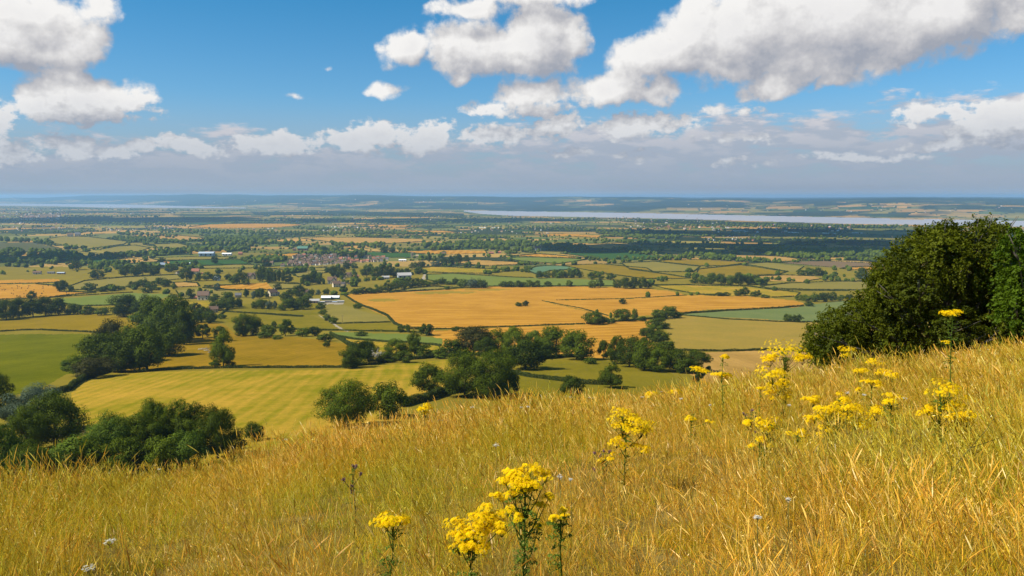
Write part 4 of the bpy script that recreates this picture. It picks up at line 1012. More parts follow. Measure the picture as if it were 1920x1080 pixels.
def build_far_trees():
    rng = np.random.RandomState(77)
    pts = []          # x, y, z, w, h
    for (u, vt, vb, w, sh, lf) in REST:
        x, y, z, d = unproject(u, vb); dp = y * CP - z * SP; pts.append((x, y, z, w * dp / F, (vb - vt) * dp / F))
    # belts traced on the land: points, height px, spacing px, rows
    BELTS = [([(1380,470),(1480,473)],7,6,2), ([(1290,462),(1480,472)],6,7,2), ([(1565,474),(1690,472)],9,7,2), ([(797,470),(880,466),(960,470)],13,7,3), ([(880,458),(1000,462),(1100,470)],8,7,3),
             ([(1100,452),(1240,458)],5,8,2), ([(1060,434),(1215,434)],5,6,2), ([(0,480),(90,484),(150,488)],14,9,3), ([(0,492),(110,496)],12,9,2), ([(150,498),(240,500)],10,8,2), ([(193,486),(300,480),(390,470)],11,8,2), ([(300,474),(470,470)],9,8,2),
             ([(0,452),(60,455),(90,458)],9,7,2), ([(120,467),(160,467)],9,9,1), ([(220,440),(330,446)],7,6,2), ([(300,436),(500,440),(640,442)],6,6,3), ([(440,455),(560,462)],8,7,2), ([(560,430),(700,436)],5,6,2),
             ([(380,460),(480,462)],9,8,2), ([(620,462),(720,464)],8,7,2), ([(590,468),(640,473)],8,8,2), ([(1150,485),(1230,487)],7,8,1), ([(1232,488),(1300,487)],9,7,2), ([(1400,485),(1500,492)],6,9,1), ([(1430,492),(1470,493)],7,7,1),
             ([(1440,524),(1515,531)],7,9,1), ([(1545,526),(1600,528)],8,8,1), ([(1560,482),(1600,481)],5,6,1), ([(1160,475),(1250,480)],6,12,1), ([(1040,470),(1100,474)],7,8,2), ([(950,430),(1100,428)],4,6,2), ([(0,418),(350,424)],5,5,3), ([(30,402),(120,399)],5,5,2), ([(120,407),(300,407)],4,5,2),
             ([(1200,425),(1700,428)],5,5,3), ([(1200,416),(1700,426)],3,6,2), ([(960,412),(1200,416)],3,6,2), ([(480,415),(900,420)],4,6,2), ([(480,402),(900,408)],3,6,2), ([(0,391),(480,397)],3,5,2), ([(640,430),(900,446)],5,7,2), ([(900,424),(1080,430)],4,7,2),
             ([(500,520),(600,505)],10,10,1), ([(610,512),(640,525)],10,8,2), ([(640,530),(720,525)],8,8,1), ([(835,497),(1000,512)],7,10,1), ([(925,512),(1000,505)],9,9,1), ([(960,470),(1010,475)],8,8,2), ([(545,490),(725,490)],6,13,1), ([(545,495.5),(665,494.5)],6,15,1), ([(556,484.5),(655,483.5)],6,13,1)]
    for poly, h, sp, rows in BELTS:
        for a, b in zip(poly[:-1], poly[1:]):
            n = max(1, int(abs(b[0] - a[0]) / sp))
            for k in range(n):
                for r in range(rows):
                    t = (k + rng.rand()) / n
                    if rng.rand() < .12: continue
                    u = a[0] + (b[0] - a[0]) * t + rng.normal(0, 1.5); v = a[1] + (b[1] - a[1]) * t - r * h * .30 + rng.normal(0, .4)
                    x, y, z, d = unproject(u, v); dp = y * CP - z * SP; hp = h * rng.uniform(.65, 1.2)
                    H = min(hp * dp / F, 20); pts.append((x, y, z, H * rng.uniform(.8, 1.3), H))
    polys = [f[3] for f in FIELDS if f[1] != 'wood']
    N0 = 80000
    ph = rng.uniform(-.9, .9, N0); d = 1300 * (9300 / 1300.) ** rng.rand(N0)
    d = np.where(rng.rand(N0) < .45, 1500 + rng.rand(N0) * 3500, d)
    x = d * np.sin(ph); y = d * np.cos(ph); z = vale_z(d, ph)
    col, edge, wd = patchwork(x, y, d)
    U, W = dir_pix(ph, -z / d)
    infield = np.zeros(N0, bool)
    for p in polys + [[(536,479),(560,478),(660,477),(732,481),(736,492),(690,499),(600,501),(536,501)], [(592,556),(645,556),(645,572),(592,572)], [(745,486),(768,486),(768,493),(745,493)]]: infield |= in_poly(U, W, p)
    dens = np.interp(W, [400, 440, 480, 500, 530, 560], [1, 1, .9, .55, .16, .02])
    ok = ((edge < .075) & (rng.rand(N0) < .62) | ((wd > .62)) | (rng.rand(N0) < .012)) & ~infield & (d < shore_near(ph) - 60) & (rng.rand(N0) < dens)
    k = np.nonzero(ok)[0][:14500]
    H = rng.uniform(5, 15, len(k)) * np.where(wd[k] > .6, 1.1, .9)
    for i, q in enumerate(k): pts.append((x[q], y[q], z[q], H[i] * rng.uniform(.8, 1.5), H[i]))
    pts = np.array(pts)
    dd = np.hypot(pts[:, 0], pts[:, 1])
    V, Fs, Cc, n = [], [], [], 0
    for sub, m in ((2, dd < 2300), (1, (dd >= 2300) & (dd < 4500)), (0, dd >= 4500)):
        iv, jf = ico(sub); p = pts[m]; K = len(p)
        if K == 0: continue
        jit = 1 + rng.normal(0, .17 if sub else .12, (K, len(iv), 1))
        v = iv[None] * jit; v = v * np.stack([p[:, 3] * .52, p[:, 3] * .52, p[:, 4] * .54], 1)[:, None, :]
        c = p[:, :3].copy(); c[:, 2] += p[:, 4] * .47
        v = v + c[:, None, :]
        V.append(v.reshape(-1, 3)); Fs.append((jf[None] + (np.arange(K) * len(iv))[:, None, None]).reshape(-1, 3) + n); n += K * len(iv)
        g = np.clip(rng.rand(K)[:, None] * .75 + rng.rand(K, len(jf)) * .3, 0, 1).ravel()
        Cc.append(np.stack([g, g, g], 1))
    me = mesh_np('distant_trees', np.concatenate(V), np.concatenate(Fs), ML['mid'], col=np.concatenate(Cc))
    tag(link('distant_trees', me), 'countless small dark trees dotting the hedges and woods of the vale', kind='stuff')
    print('far trees', len(pts))
build_far_trees()
# ================================================================ the near hillside: grass
def mat_grass():
    m, N = new_mat('dry_grass')
    geo = N.new('ShaderNodeNewGeometry').outputs['Position']
    vc = N.new('ShaderNodeVertexColor', layer_name='Col')
    oi = N.new('ShaderNodeObjectInfo')
    a = N.noise(geo, 0.45, 4, 0.6); b = N.noise(geo, 2.6, 3, 0.6)
    gr = N.mr(N.m('ADD', a, N.m('MULTIPLY', N.m('SUBTRACT', b, 0.5), 0.6)), 0.42, 0.62)
    c = N.mix(N.m('MULTIPLY', gr, 0.85), vc.outputs[0], N.mix(1.0, vc.outputs[0], C4((.66, .90, .36)), 'MULTIPLY'))
    k = N.mr(oi.outputs['Random'], 0.0, 1.0, 0.80, 1.22, smooth=False)
    c = N.mix(1.0, c, N.new('ShaderNodeCombineColor', {0: k, 1: k, 2: k}).outputs[0], 'MULTIPLY')
    d = N.new('ShaderNodeBsdfDiffuse', {0: c})
    t = N.new('ShaderNodeBsdfTranslucent', {0: c})
    g = N.new('ShaderNodeBsdfGlossy', {0: C4((.9, .85, .7)), 'Roughness': 0.38})
    s = N.new('ShaderNodeMixShader', {0: 0.38, 1: d.outputs[0], 2: t.outputs[0]})
    s = N.new('ShaderNodeMixShader', {0: 0.03, 1: s.outputs[0], 2: g.outputs[0]})
    out(N, s)
    return m
MGRASS = mat_grass()
PAL_STEM = np.array([(.85, .60, .15), (.82, .47, .03), (.86, .56, .08), (.76, .39, .015), (.54, .28, .02), (.82, .49, .04), (.50, .41, .015), (.78, .48, .03)])
PAL_HEAD = np.array([(.85, .60, .16), (.66, .36, .03), (.82, .49, .06), (.86, .58, .12), (.70, .37, .045), (.50, .25, .03), (.78, .45, .045)])
PAL_LEAF = np.array([(.72, .47, .015), (.48, .40, .008), (.22, .25, .008), (.34, .33, .01), (.78, .42, .015), (.58, .44, .01), (.80, .55, .07), (.72, .38, .01)])

def clump(seed, nstem, nleaf, hmin, hmax, wid, spread, lean, heads=12, hw=1.0):
    rng = np.random.RandomState(seed)
    Vs, Fs, Cs = [], [], []
    n = 0
    for i in range(nstem + nleaf):
        stem = i < nstem
        r = spread * sqrt(rng.rand()); a = rng.uniform(0, 2 * pi)
        p = np.array([r * cos(a), r * sin(a), -.04])
        H = rng.uniform(hmin, hmax) if stem else rng.uniform(.35, .8) * hmin * 1.1
        ld = rng.normal(0, 1, 2) * (.17 if stem else .27) + np.array(lean)
        if rng.rand() < .08: ld = ld * 3.2
        dirv = np.array([ld[0], ld[1], 1.0]); dirv /= np.linalg.norm(dirv)
        droop = (rng.uniform(.0, .28) if stem else rng.uniform(.2, 1.3)) * H
        hd = np.array([ld[0], ld[1], 0]); hd /= np.linalg.norm(hd) + 1e-6
        segs = 4 if stem else 4
        ts = np.linspace(0, 1, segs + 1)
        pts = p[None] + dirv[None] * (ts * H)[:, None] + hd[None] * (ts ** 2.4 * droop * .6)[:, None] - np.array([0, 0, 1])[None] * (ts ** 2.6 * droop * .55)[:, None]
        ang = rng.uniform(0, pi); sd = np.array([cos(ang), sin(ang), 0])
        w = (wid * rng.uniform(.7, 1.2) * (1 - .55 * ts)) if stem else (wid * 1.45 * rng.uniform(.6, 1.2) * np.array([.7, 1, .9, .55, .06]))
        L = pts - sd[None] * w[:, None] * .5; R = pts + sd[None] * w[:, None] * .5
        V = np.empty((2 * len(ts), 3)); V[0::2] = L; V[1::2] = R
        k = np.arange(segs) * 2
        Fs.append(np.stack([k, k + 1, k + 3, k + 2], 1) + n); Vs.append(V); n += len(V)
        pal = PAL_STEM if stem else PAL_LEAF
        c = pal[rng.randint(len(pal))] * rng.uniform(.8, 1.15)
        Cs.append(np.repeat(c[None], segs, 0))
        if stem:
            hc = PAL_HEAD[rng.randint(len(PAL_HEAD))] * rng.uniform(.85, 1.15)
            open_ = rng.rand() < .22
            top = pts[-1]; tdir = pts[-1] - pts[-2]; tdir /= np.linalg.norm(tdir)
            if not open_:
                hl = rng.uniform(.05, .10) * (1 + .25 * (hw - 1)); hv = .0046 * rng.uniform(.6, 1.25) * hw
                bend = hd * rng.uniform(0, .5) - np.array([0, 0, .25]) * rng.rand()
                q = [top - tdir * hl * .2]
                dd = tdir.copy()
                for z in range(4):
                    dd = dd + bend * .22; dd /= np.linalg.norm(dd); q.append(q[-1] + dd * hl * .3)
                q = np.array(q); prof = np.array([.25, 1., .95, .7, .08]) * hv
                s1 = np.cross(tdir, rng.normal(0, 1, 3)); s1 /= np.linalg.norm(s1); s2 = np.cross(tdir, s1)
                for sv in (s1, s2):
                    V = np.empty((10, 3)); V[0::2] = q - sv[None] * prof[:, None] * .5; V[1::2] = q + sv[None] * prof[:, None] * .5
                    k = np.arange(4) * 2; Fs.append(np.stack([k, k + 1, k + 3, k + 2], 1) + n); Vs.append(V); n += 10
                    Cs.append(hc[None] * rng.uniform(.85, 1.15, (4, 1)))
            else:
                m = heads
                hl = H * rng.uniform(.13, .24)
                tt = rng.rand(m); P = top[None] - tdir[None] * (tt * hl)[:, None] + tdir[None] * hl * .25
                rad = .014 * hw * (.35 + tt)
                P = P + rng.normal(0, 1, (m, 3)) * rad[:, None] - np.array([0, 0, .25])[None] * (rad * 1.0)[:, None]
                ax = tdir[None] + rng.normal(0, .5, (m, 3)); ax /= np.linalg.norm(ax, axis=1)[:, None]
                s2 = np.cross(ax, rng.normal(0, 1, (m, 3))); s2 /= np.linalg.norm(s2, axis=1)[:, None]
                sl = (.0075 * rng.uniform(.7, 1.4, m) * hw)[:, None]; sw = (.0016 * rng.uniform(.7, 1.4, m) * hw)[:, None]
                V = np.stack([P - ax * sl, P - s2 * sw, P + ax * sl, P + s2 * sw], 1).reshape(-1, 3)
                Fs.append(np.arange(4 * m).reshape(m, 4) + n); Vs.append(V); n += 4 * m
                Cs.append(hc[None] * rng.uniform(.85, 1.15, (m, 1)))
    return mesh_np('grass_tuft', np.concatenate(Vs), np.concatenate(Fs), MGRASS, col=np.concatenate(Cs))

def build_grass():
    col = bpy.data.collections.new('grass_tufts')
    specs = []
    for k in range(5): specs.append((100 + k, 44, 50, .26, .66, .0021, .18, (-.13, .02), 10, 1.0))      # 0-4 near
    for k in range(4): specs.append((200 + k, 38, 40, .28, .64, .0038, .25, (-.13, .02), 8, 1.35))      # 5-8 middle
    for k in range(4): specs.append((300 + k, 34, 28, .28, .62, .0060, .34, (-.13, .02), 6, 1.9))       # 9-12 far
    for k in range(3): specs.append((400 + k, 9, 6, .62, .92, .0030, .16, (-.08, .0), 14, 1.7))        # 13-15 tall oat grass
    for k in range(3): specs.append((500 + k, 8, 80, .28, .42, .0026, .18, (-.10, .0), 6, 1.0))        # 16-18 green leafy
    for i, s in enumerate(specs):
        o = bpy.data.objects.new('tuft_%02d' % i, clump(*s)); col.objects.link(o)
    rng = np.random.RandomState(31)
    pts, var, sc, rot = [], [], [], []
    def scatter(d0, d1, dens, vs, smin, smax, a=radians(80)):
        area = a * (d1 * d1 - d0 * d0)
        n = int(area * dens)
        d = np.sqrt(rng.uniform(d0 * d0, d1 * d1, n)); ph = rng.uniform(-a, a, n)
        z = front_z(d, ph); x = d * np.sin(ph); y = d * np.cos(ph)
        p = fbm(x / 2.2 + 5, y / 2.2, 3, 61)
        sway = fbm(x / 1.6, y / 1.6 + 30, 2, 67)
        hol = fbm(x / .55 + 7, y / .8, 2, 71)
        tall = fbm(x / 3.5 + 50, y / 3.5, 2, 63)
        for i in range(n):
            v = vs[rng.randint(len(vs))]
            s = rng.uniform(smin, smax) * (.55 + .95 * p[i])
            if hol[i] < .30 and rng.rand() < .5: s *= .7
            if p[i] < .45 and rng.rand() < .55: v = 16 + rng.randint(3)
            if d[i] > 7 and tall[i] > .50 and rng.rand() < .11: v = 13 + rng.randint(3); s = rng.uniform(.8, 1.1)
            pts.append((x[i], y[i], z[i])); var.append(v); sc.append(s); rot.append(rng.normal(0, .6) + (sway[i] - .5) * 2.0 + (0 if rng.rand() < .8 else rng.uniform(-pi, pi)))
    scatter(.9, 4.5, 26, range(0, 5), .85, 1.15)
    behind = len(pts); scatter(1.6, 7, 14, range(0, 5), .85, 1.15, radians(180))
    keep = [i for i in range(len(pts)) if i < behind or pts[i][1] < pts[i][0] * 0 + .15 * abs(pts[i][0])]
    for L in (pts, var, sc, rot): L[:] = [L[i] for i in keep]
    scatter(4.5, 9, 20, range(0, 5), .85, 1.2)
    scatter(9, 17, 13, range(5, 9), .85, 1.25)
    scatter(17, 40, 8, range(9, 13), .85, 1.25, radians(62))
    pts = np.array(pts, np.float32)
    # thin, tall stalks along the crest
    me = bpy.data.meshes.new('dry_grass'); me.vertices.add(len(pts)); me.vertices.foreach_set('co', pts.ravel())
    for nm, typ, dat in (('var', 'INT', var), ('sc', 'FLOAT', sc), ('rot', 'FLOAT', rot)):
        at = me.attributes.new(nm, typ, 'POINT'); at.data.foreach_set('value', np.array(dat, np.int32 if typ == 'INT' else np.float32))
    me.materials.append(MGRASS)
    o = link('dry_grass', me); tag(o, 'sea of tall golden seeding grass covering the near hillside', kind='stuff')
    ng = bpy.data.node_groups.new('grass_scatter', 'GeometryNodeTree')
    ng.interface.new_socket('Geometry', in_out='INPUT', socket_type='NodeSocketGeometry')
    ng.interface.new_socket('Geometry', in_out='OUTPUT', socket_type='NodeSocketGeometry')
    n = ng.nodes; l = ng.links
    gi = n.new('NodeGroupInput'); go = n.new('NodeGroupOutput')
    ci = n.new('GeometryNodeCollectionInfo'); ci.inputs['Collection'].default_value = col
    ci.inputs['Separate Children'].default_value = True; ci.inputs['Reset Children'].default_value = True
    ip = n.new('GeometryNodeInstanceOnPoints'); ip.inputs['Pick Instance'].default_value = True
    def attr(nm, typ):
        q = n.new('GeometryNodeInputNamedAttribute'); q.data_type = typ; q.inputs[0].default_value = nm; return q.outputs[0]
    cr = n.new('ShaderNodeCombineXYZ')
    l.new(attr('rot', 'FLOAT'), cr.inputs[2])
    l.new(gi.outputs[0], ip.inputs['Points']); l.new(ci.outputs[0], ip.inputs['Instance'])
    l.new(attr('var', 'INT'), ip.inputs['Instance Index']); l.new(attr('sc', 'FLOAT'), ip.inputs['Scale']); l.new(cr.outputs[0], ip.inputs['Rotation'])
    l.new(ip.outputs[0], go.inputs[0])
    md = o.modifiers.new('scatter', 'NODES'); md.node_group = ng
    print('tufts', len(pts))
build_grass()
# ================================================================ wild flowers on the near hillside
def simple_mat(name, col, var=0.25, trans=0.0, scale=30.0, rough=None):
    m, N = new_mat(name)
    tc = N.new('ShaderNodeTexCoord').outputs['Object']
    n = N.noise(tc, scale, 3, 0.6)
    c = N.mix(n, C4([q * (1 - var) for q in col]), C4([min(.9, q * (1 + var)) for q in col]))
    d = N.new('ShaderNodeBsdfDiffuse', {0: c})
    if trans:
        t = N.new('ShaderNodeBsdfTranslucent', {0: c}); d = N.new('ShaderNodeMixShader', {0: trans, 1: d.outputs[0], 2: t.outputs[0]})
    out(N, d); return m
M_PETAL = simple_mat('yellow_petals', (.90, .62, .006), .08, .3, 60)
M_DISC = simple_mat('orange_flower_discs', (.62, .33, .01), .25, 0, 80)
M_GREEN = simple_mat('ragwort_green', (.095, .145, .020), .4, .25, 25)
M_WHITE = simple_mat('white_petals', (.58, .56, .48), .1, .2, 60)
M_PURPLE = simple_mat('purple_florets', (.16, .05, .17), .3, .1, 60)
M_STALK = simple_mat('brown_stalk', (.14, .12, .03), .3, 0, 25)

def solve_front(u, v, h):
    """distance at which a point h above the hillside falls on the pixel"""
    ph, t = pix_dir(u, v); ph = float(ph); t = float(t)
    d = np.linspace(1.2, 30, 1500); z = front_z(d, np.full_like(d, ph)) + h + t * d
    k = np.argmax(z >= 0)
    if z[k] < 0: k = int(np.argmax(z))
    return float(d[k]), ph

def daisies(rng, w, hgt, cen, size, n):
    """a domed spray of small daisies about w wide: petals and discs"""
    Vs, Fs, Ms, k = [], [], [], 0
    nb = max(2, int(w / .045)); blobs = [(rng.uniform(-.33, .33) * w, rng.uniform(-.3, .3) * w, 0) for _ in range(nb + 2)]; blobs = [(b[0], b[1], hgt * (.34 * rng.normal() - .5 * (2 * abs(b[0]) / w) ** 2)) for b in blobs]; nb += 2
    for i in range(n):
        b = blobs[i % nb]; th = rng.uniform(0, 2 * pi); q = sqrt(rng.rand()); rr = max(.24 * w, .024)
        px = b[0] + rr * q * cos(th); py = b[1] + rr * q * sin(th)
        rad = q
        pz = b[2] * .8 + rr * (.20 - .38 * rad * rad) + rng.normal(0, .07 * hgt)
        c = np.array([px, py, pz]) + cen
        nn = np.array([px / w * 1.2 + .5 * q * cos(th), py / w * 1.2 - .15 + .5 * q * sin(th), .75]) + rng.normal(0, .28, 3); nn /= np.linalg.norm(nn)
        t = np.cross(nn, (1, 0, 0)); t /= np.linalg.norm(t); bt = np.cross(nn, t)
        s = size * rng.uniform(.8, 1.15); np_ = 11; a0 = rng.rand() * 6
        droop = rng.uniform(-.25, .15)
        for j in range(np_):
            a = a0 + 2 * pi * j / np_; dr = cos(a) * t + sin(a) * bt; sd = -sin(a) * t + cos(a) * bt
            Vs += [c + dr * s * .16, c + dr * s * .36 - sd * s * .075 + nn * s * .03, c + dr * s * .5 + nn * s * droop * .5, c + dr * s * .36 + sd * s * .075 + nn * s * .03]
            Fs.append((k, k + 1, k + 2, k + 3)); Ms.append(0); k += 4
        for j in range(6):
            a = 2 * pi * j / 6; Vs.append(c + (cos(a) * t + sin(a) * bt) * s * .17 + nn * s * .03)
        Vs.append(c + nn * s * .09)
        for j in range(6): Fs.append((k + j, k + (j + 1) % 6, k + 6)); Ms.append(1)
        k += 7
    me = bpy.data.meshes.new('flower_head'); me.from_pydata([tuple(v) for v in Vs], [], Fs)
    me.materials.append(M_PETAL); me.materials.append(M_DISC)
    me.polygons.foreach_set('material_index', Ms); me.update()
    return me

def stalk_leaves(rng, pts, n, size):
    P, Nn, S = [], [], []
    pts = np.array(pts)
    for i in range(n):
        t = rng.rand() ** .8 * (len(pts) - 1); k = min(int(t), len(pts) - 2); p = pts[k] + (pts[k + 1] - pts[k]) * (t - k)
        a = rng.uniform(0, 2 * pi); L = size * rng.uniform(.6, 1.3); el = rng.uniform(-.1, .7)
        d = np.array([cos(a) * cos(el), sin(a) * cos(el), sin(el)])
        for j in range(6):                     # ragged lobes along one leaf
            q = p + d * L * (j + .6) / 6 * .9 - np.array([0, 0, 1]) * L * .22 * ((j + .6) / 6) ** 2
            for sgn in (-1, 1):
                P.append(q + np.cross(d, (0, 0, 1)) * sgn * L * .10); Nn.append((rng.normal(0, .3), rng.normal(0, .3), 1)); S.append(L * .13)
    V, Fc = leaf_quads(rng, np.array(P), np.array(Nn), np.array(S), .5, .45)
    return mesh_np('leaves', V, Fc, M_GREEN)

def ragwort(heads, h, label, seed, nleaf=26):
    nleaf = int(nleaf * 1.8)
    """heads: (u, v, width px, height px); the first is the top spray, h metres above the ground"""
    rng = np.random.RandomState(seed)
    u0, v0 = heads[0][:2]
    d, ph = solve_front(u0, v0, h)
    bx, by, bz = front_xyz(d, ph)
    r = empty('ragwort', (bx, by, bz)); tag(r, label, 'wildflower', 'yellow ragwort plants in the grass')
    base = np.array([bx, by, bz]); mb = MB(); mainpts = None
    depth0 = by * CP - bz * SP
    for i, (u, v, w, hp) in enumerate(heads):
        a, t = pix_dir(u, v); a = float(a); t = float(t)
        dd = d * (1 + (rng.normal(0, .010) if i else 0)); c = np.array([dd * sin(a), dd * cos(a), -t * dd]) - base
        W = w * depth0 / F * (1.28 if depth0 < 4.5 else 1.5); Hh = hp * depth0 / F * 1.1
        n = int(np.clip(W * max(W, Hh) * 5600 + 12, 12, 300))
        me = daisies(rng, W, max(Hh * .9, W * .3), c, (.021 if d < 9 else .027), n)
        link('flower_head', me, r)
        if i == 0:
            side = rng.normal(0, .02, 2)
            mainpts = [np.array([0, 0, -.05]), np.array([c[0] * .3 + side[0], c[1] * .3 + side[1], c[2] * .4]), np.array([c[0] * .7, c[1] * .7, c[2] * .72]), c - np.array([0, 0, Hh * .3])]
            mb.tube(mainpts, [.0055, .0048, .0036, .0024], 6)
            end = mainpts[2]
        else:
            k = np.clip(c[2] / max(mainpts[3][2], .1) - .32, .08, .75) * 3
            kk = min(int(k), 2); s = mainpts[kk] + (mainpts[kk + 1] - mainpts[kk]) * (k - kk)
            mb.tube([s, s * .45 + c * .55 - np.array([0, 0, abs(c[2] - s[2]) * .12]), c - np.array([0, 0, Hh * .25])], [.0032, .0024, .0018], 5)
            end = s
        for q in range(max(3, int(W / .03))):
            tip = c + np.array([rng.normal(0, .22 * W), rng.normal(0, .22 * W), rng.uniform(-.1, .1) * Hh])
            st = c - np.array([0, 0, max(Hh * .6, W * .45)])
            mb.tube([st, st * .4 + tip * .6 + np.array([0, 0, .0]), tip], [.0022, .0016, .001], 4)
    link('stem', mb.mesh('stem', M_GREEN, True), r)
    link('leaves', stalk_leaves(rng, mainpts, nleaf, .075), r)
    return r

RAG = [
 (.86, 'tall ragwort with domed yellow crown and dark leafy stem at the bottom centre', 60, [(984,884,66,38),(972,896,44,26),(1002,894,46,28),(986,908,44,22),(945,893,24,16),(1024,892,22,14),(938,927,24,13),(963,921,26,14),(1031,925,24,15),(1014,941,20,11),(958,953,14,8),(971,968,16,8),(1010,984,16,9)]),
 (.62, 'wide spreading ragwort head low down left of the tallest bottom plant', 30, [(882,984,74,40),(922,962,48,24),(940,985,40,22),(862,1018,40,28),(893,1014,50,26),(905,976,50,26),(868,1000,44,24)]),
 (.62, 'short ragwort with one flat yellow head near the bottom left of centre', 24, [(736,974,56,20),(724,980,30,14)]),
 (.60, 'slim ragwort with two little heads right of the tallest bottom plant', 26, [(1051,968,30,14),(1059,957,12,6)]),
 (.72, 'bushy ragwort with stacked yellow heads in the middle of the slope', 30, [(1174,776,46,24),(1200,792,46,24),(1168,797,34,14),(1212,805,24,14),(1157,822,30,12),(1202,836,24,14),(1146,856,16,9),(1129,861,14,8)]),
 (.98, 'tallest ragwort rising against the pale olive field beside the dark tree', 70, [(1473,655,62,26),(1444,672,26,14),(1505,668,24,12),(1450,696,38,18),(1461,718,34,18),(1474,742,20,12),(1447,737,22,14)]),
 (.72, 'thin ragwort with two heads standing before the golden field', 14, [(1355,668,16,8),(1353,702,24,9)]),
 (.60, 'single small ragwort head on the crest left of the golden field', 10, [(1313,692,26,8)]),
 (.55, 'little ragwort tuft on the slope above the bushy plant', 8, [(1266,735,18,9)]),
 (.55, 'tiny ragwort tuft left of the other small one above the bushy plant', 8, [(1222,738,16,8)]),
 (.66, 'round ragwort head just in front of the dark tree base', 14, [(1590,655,24,13)]),
 (.66, 'ragwort head right of the round one before the dark tree', 14, [(1638,677,30,12)]),
 (.60, 'three flat ragwort heads in a row below the dark tree', 12, [(1650,697,20,9),(1611,693,24,8),(1673,702,22,9)]),
 (.55, 'small ragwort head under the row of three heads', 8, [(1635,715,22,8),(1609,731,12,5)]),
 (.66, 'ragwort with one head on a bare leaning dark stem', 34, [(1672,746,28,13)]),
 (.92, 'lone tall ragwort seen against the dark tree foliage', 30, [(1787,584,26,12),(1776,590,10,6)]),
 (.45, 'tiny ragwort head in grass under the dark tree', 6, [(1774,641,12,4)]),
 (.78, 'big double headed ragwort on the right of the slope', 40, [(1766,731,48,30),(1797,757,48,22),(1755,771,42,16),(1812,780,46,24),(1795,775,30,18),(1740,765,20,10)]),
 (.66, 'broad low mass of ragwort heads merging together', 40, [(1572,744,26,13),(1555,766,42,20),(1603,772,52,26),(1645,768,32,15),(1524,746,26,10),(1528,778,26,14),(1612,796,44,20),(1553,801,30,18),(1590,757,34,16)]),
 (.58, 'flat topped ragwort left of the broad merged mass', 18, [(1441,790,40,18),(1407,788,18,8)]),
 (.50, 'short ragwort with paired heads below the flat topped one', 14, [(1425,824,28,14),(1417,835,20,10)]),
 (.50, 'low ragwort head directly under the tallest plant', 12, [(1495,812,28,15)]),
 (.45, 'two faint ragwort heads in the grass left of the tallest plant', 6, [(1296,783,16,6),(1331,789,11,5)]),
 (.70, 'ragwort head at the crest in front of the pair of round trees', 14, [(796,764,22,14)]),
 (.60, 'very small yellow flower near the tallest ragwort', 6, [(1426,726,12,5)]),
]
for i, (h, lab, nl, heads) in enumerate(RAG): ragwort(heads, h, lab, 900 + i, nl)

def white_flower(u, v, w, label, seed, group='white umbels in the grass'):
    rng = np.random.RandomState(seed); h = rng.uniform(.5, .62)
    d, ph = solve_front(u, v, h); bx, by, bz = front_xyz(d, ph); depth = by * CP - bz * SP; W = w * .8 * depth / F
    r = empty('white_wildflower', (bx, by, bz)); tag(r, label, 'wildflower', group)
    V, Fs, k = [], [], 0
    for i in range(int(22 + W * 200)):
        a = rng.uniform(0, 2 * pi); q = sqrt(rng.rand()) * W * .5; c = np.array([q * cos(a), q * sin(a), h + W * .06 * (1 - (2 * q / W) ** 2) + rng.normal(0, .004)])
        for j in range(5):
            b = 2 * pi * j / 5 + a; s = .0055; t = b + .6
            V += [c, c + np.array([cos(b) * s, sin(b) * s, .001]), c + np.array([cos(t - .2) * s * 1.2, sin(t - .2) * s * 1.2, .002]), c + np.array([cos(t) * s, sin(t) * s, .001])]
            Fs.append((k, k + 1, k + 2, k + 3)); k += 4
    me = bpy.data.meshes.new('flower_head'); me.from_pydata([tuple(p) for p in V], [], Fs); me.materials.append(M_WHITE); link('flower_head', me, r)
    mb = MB(); mb.tube([(0, 0, -.05), (.01, 0, h * .5), (0, 0, h - W * .35)], [.003, .0025, .002], 5)
    for i in range(9):
        a = 2 * pi * i / 9; mb.tube([(0, 0, h - W * .35), (cos(a) * W * .35, sin(a) * W * .35, h - .002)], [.0012, .0008], 4)
    link('stem', mb.mesh('stem', M_STALK, True), r)
WF = [(298,871,7),(535,822,12),(205,1016,26),(166,1066,26),(638,803,8),(825,787,13),(885,763,9),(930,835,15),(977,764,6),(990,763,7),(1050,895,12),(1070,745,8),(1113,737,10),(1106,730,7),(1205,714,8),(1220,722,9),(1241,712,8),(1278,685,9),
      (1589,737,9),(1620,741,9),(1695,747,12),(1478,937,9),(1420,972,15),(1837,643,7),(1853,637,7),(1820,654,11),(1574,677,7),(1653,666,8),(1070,900,7),(1480,760,8),(1335,640,4)]
WF.sort()
for i, (u, v, w) in enumerate(WF):
    size = 'tiny' if w < 8 else 'small' if w < 12 else 'wide'
    white_flower(u, v, w, '%s white flower head in the golden grass, %s from the left of all white ones' % (size, ordw(i)), 50 + i)

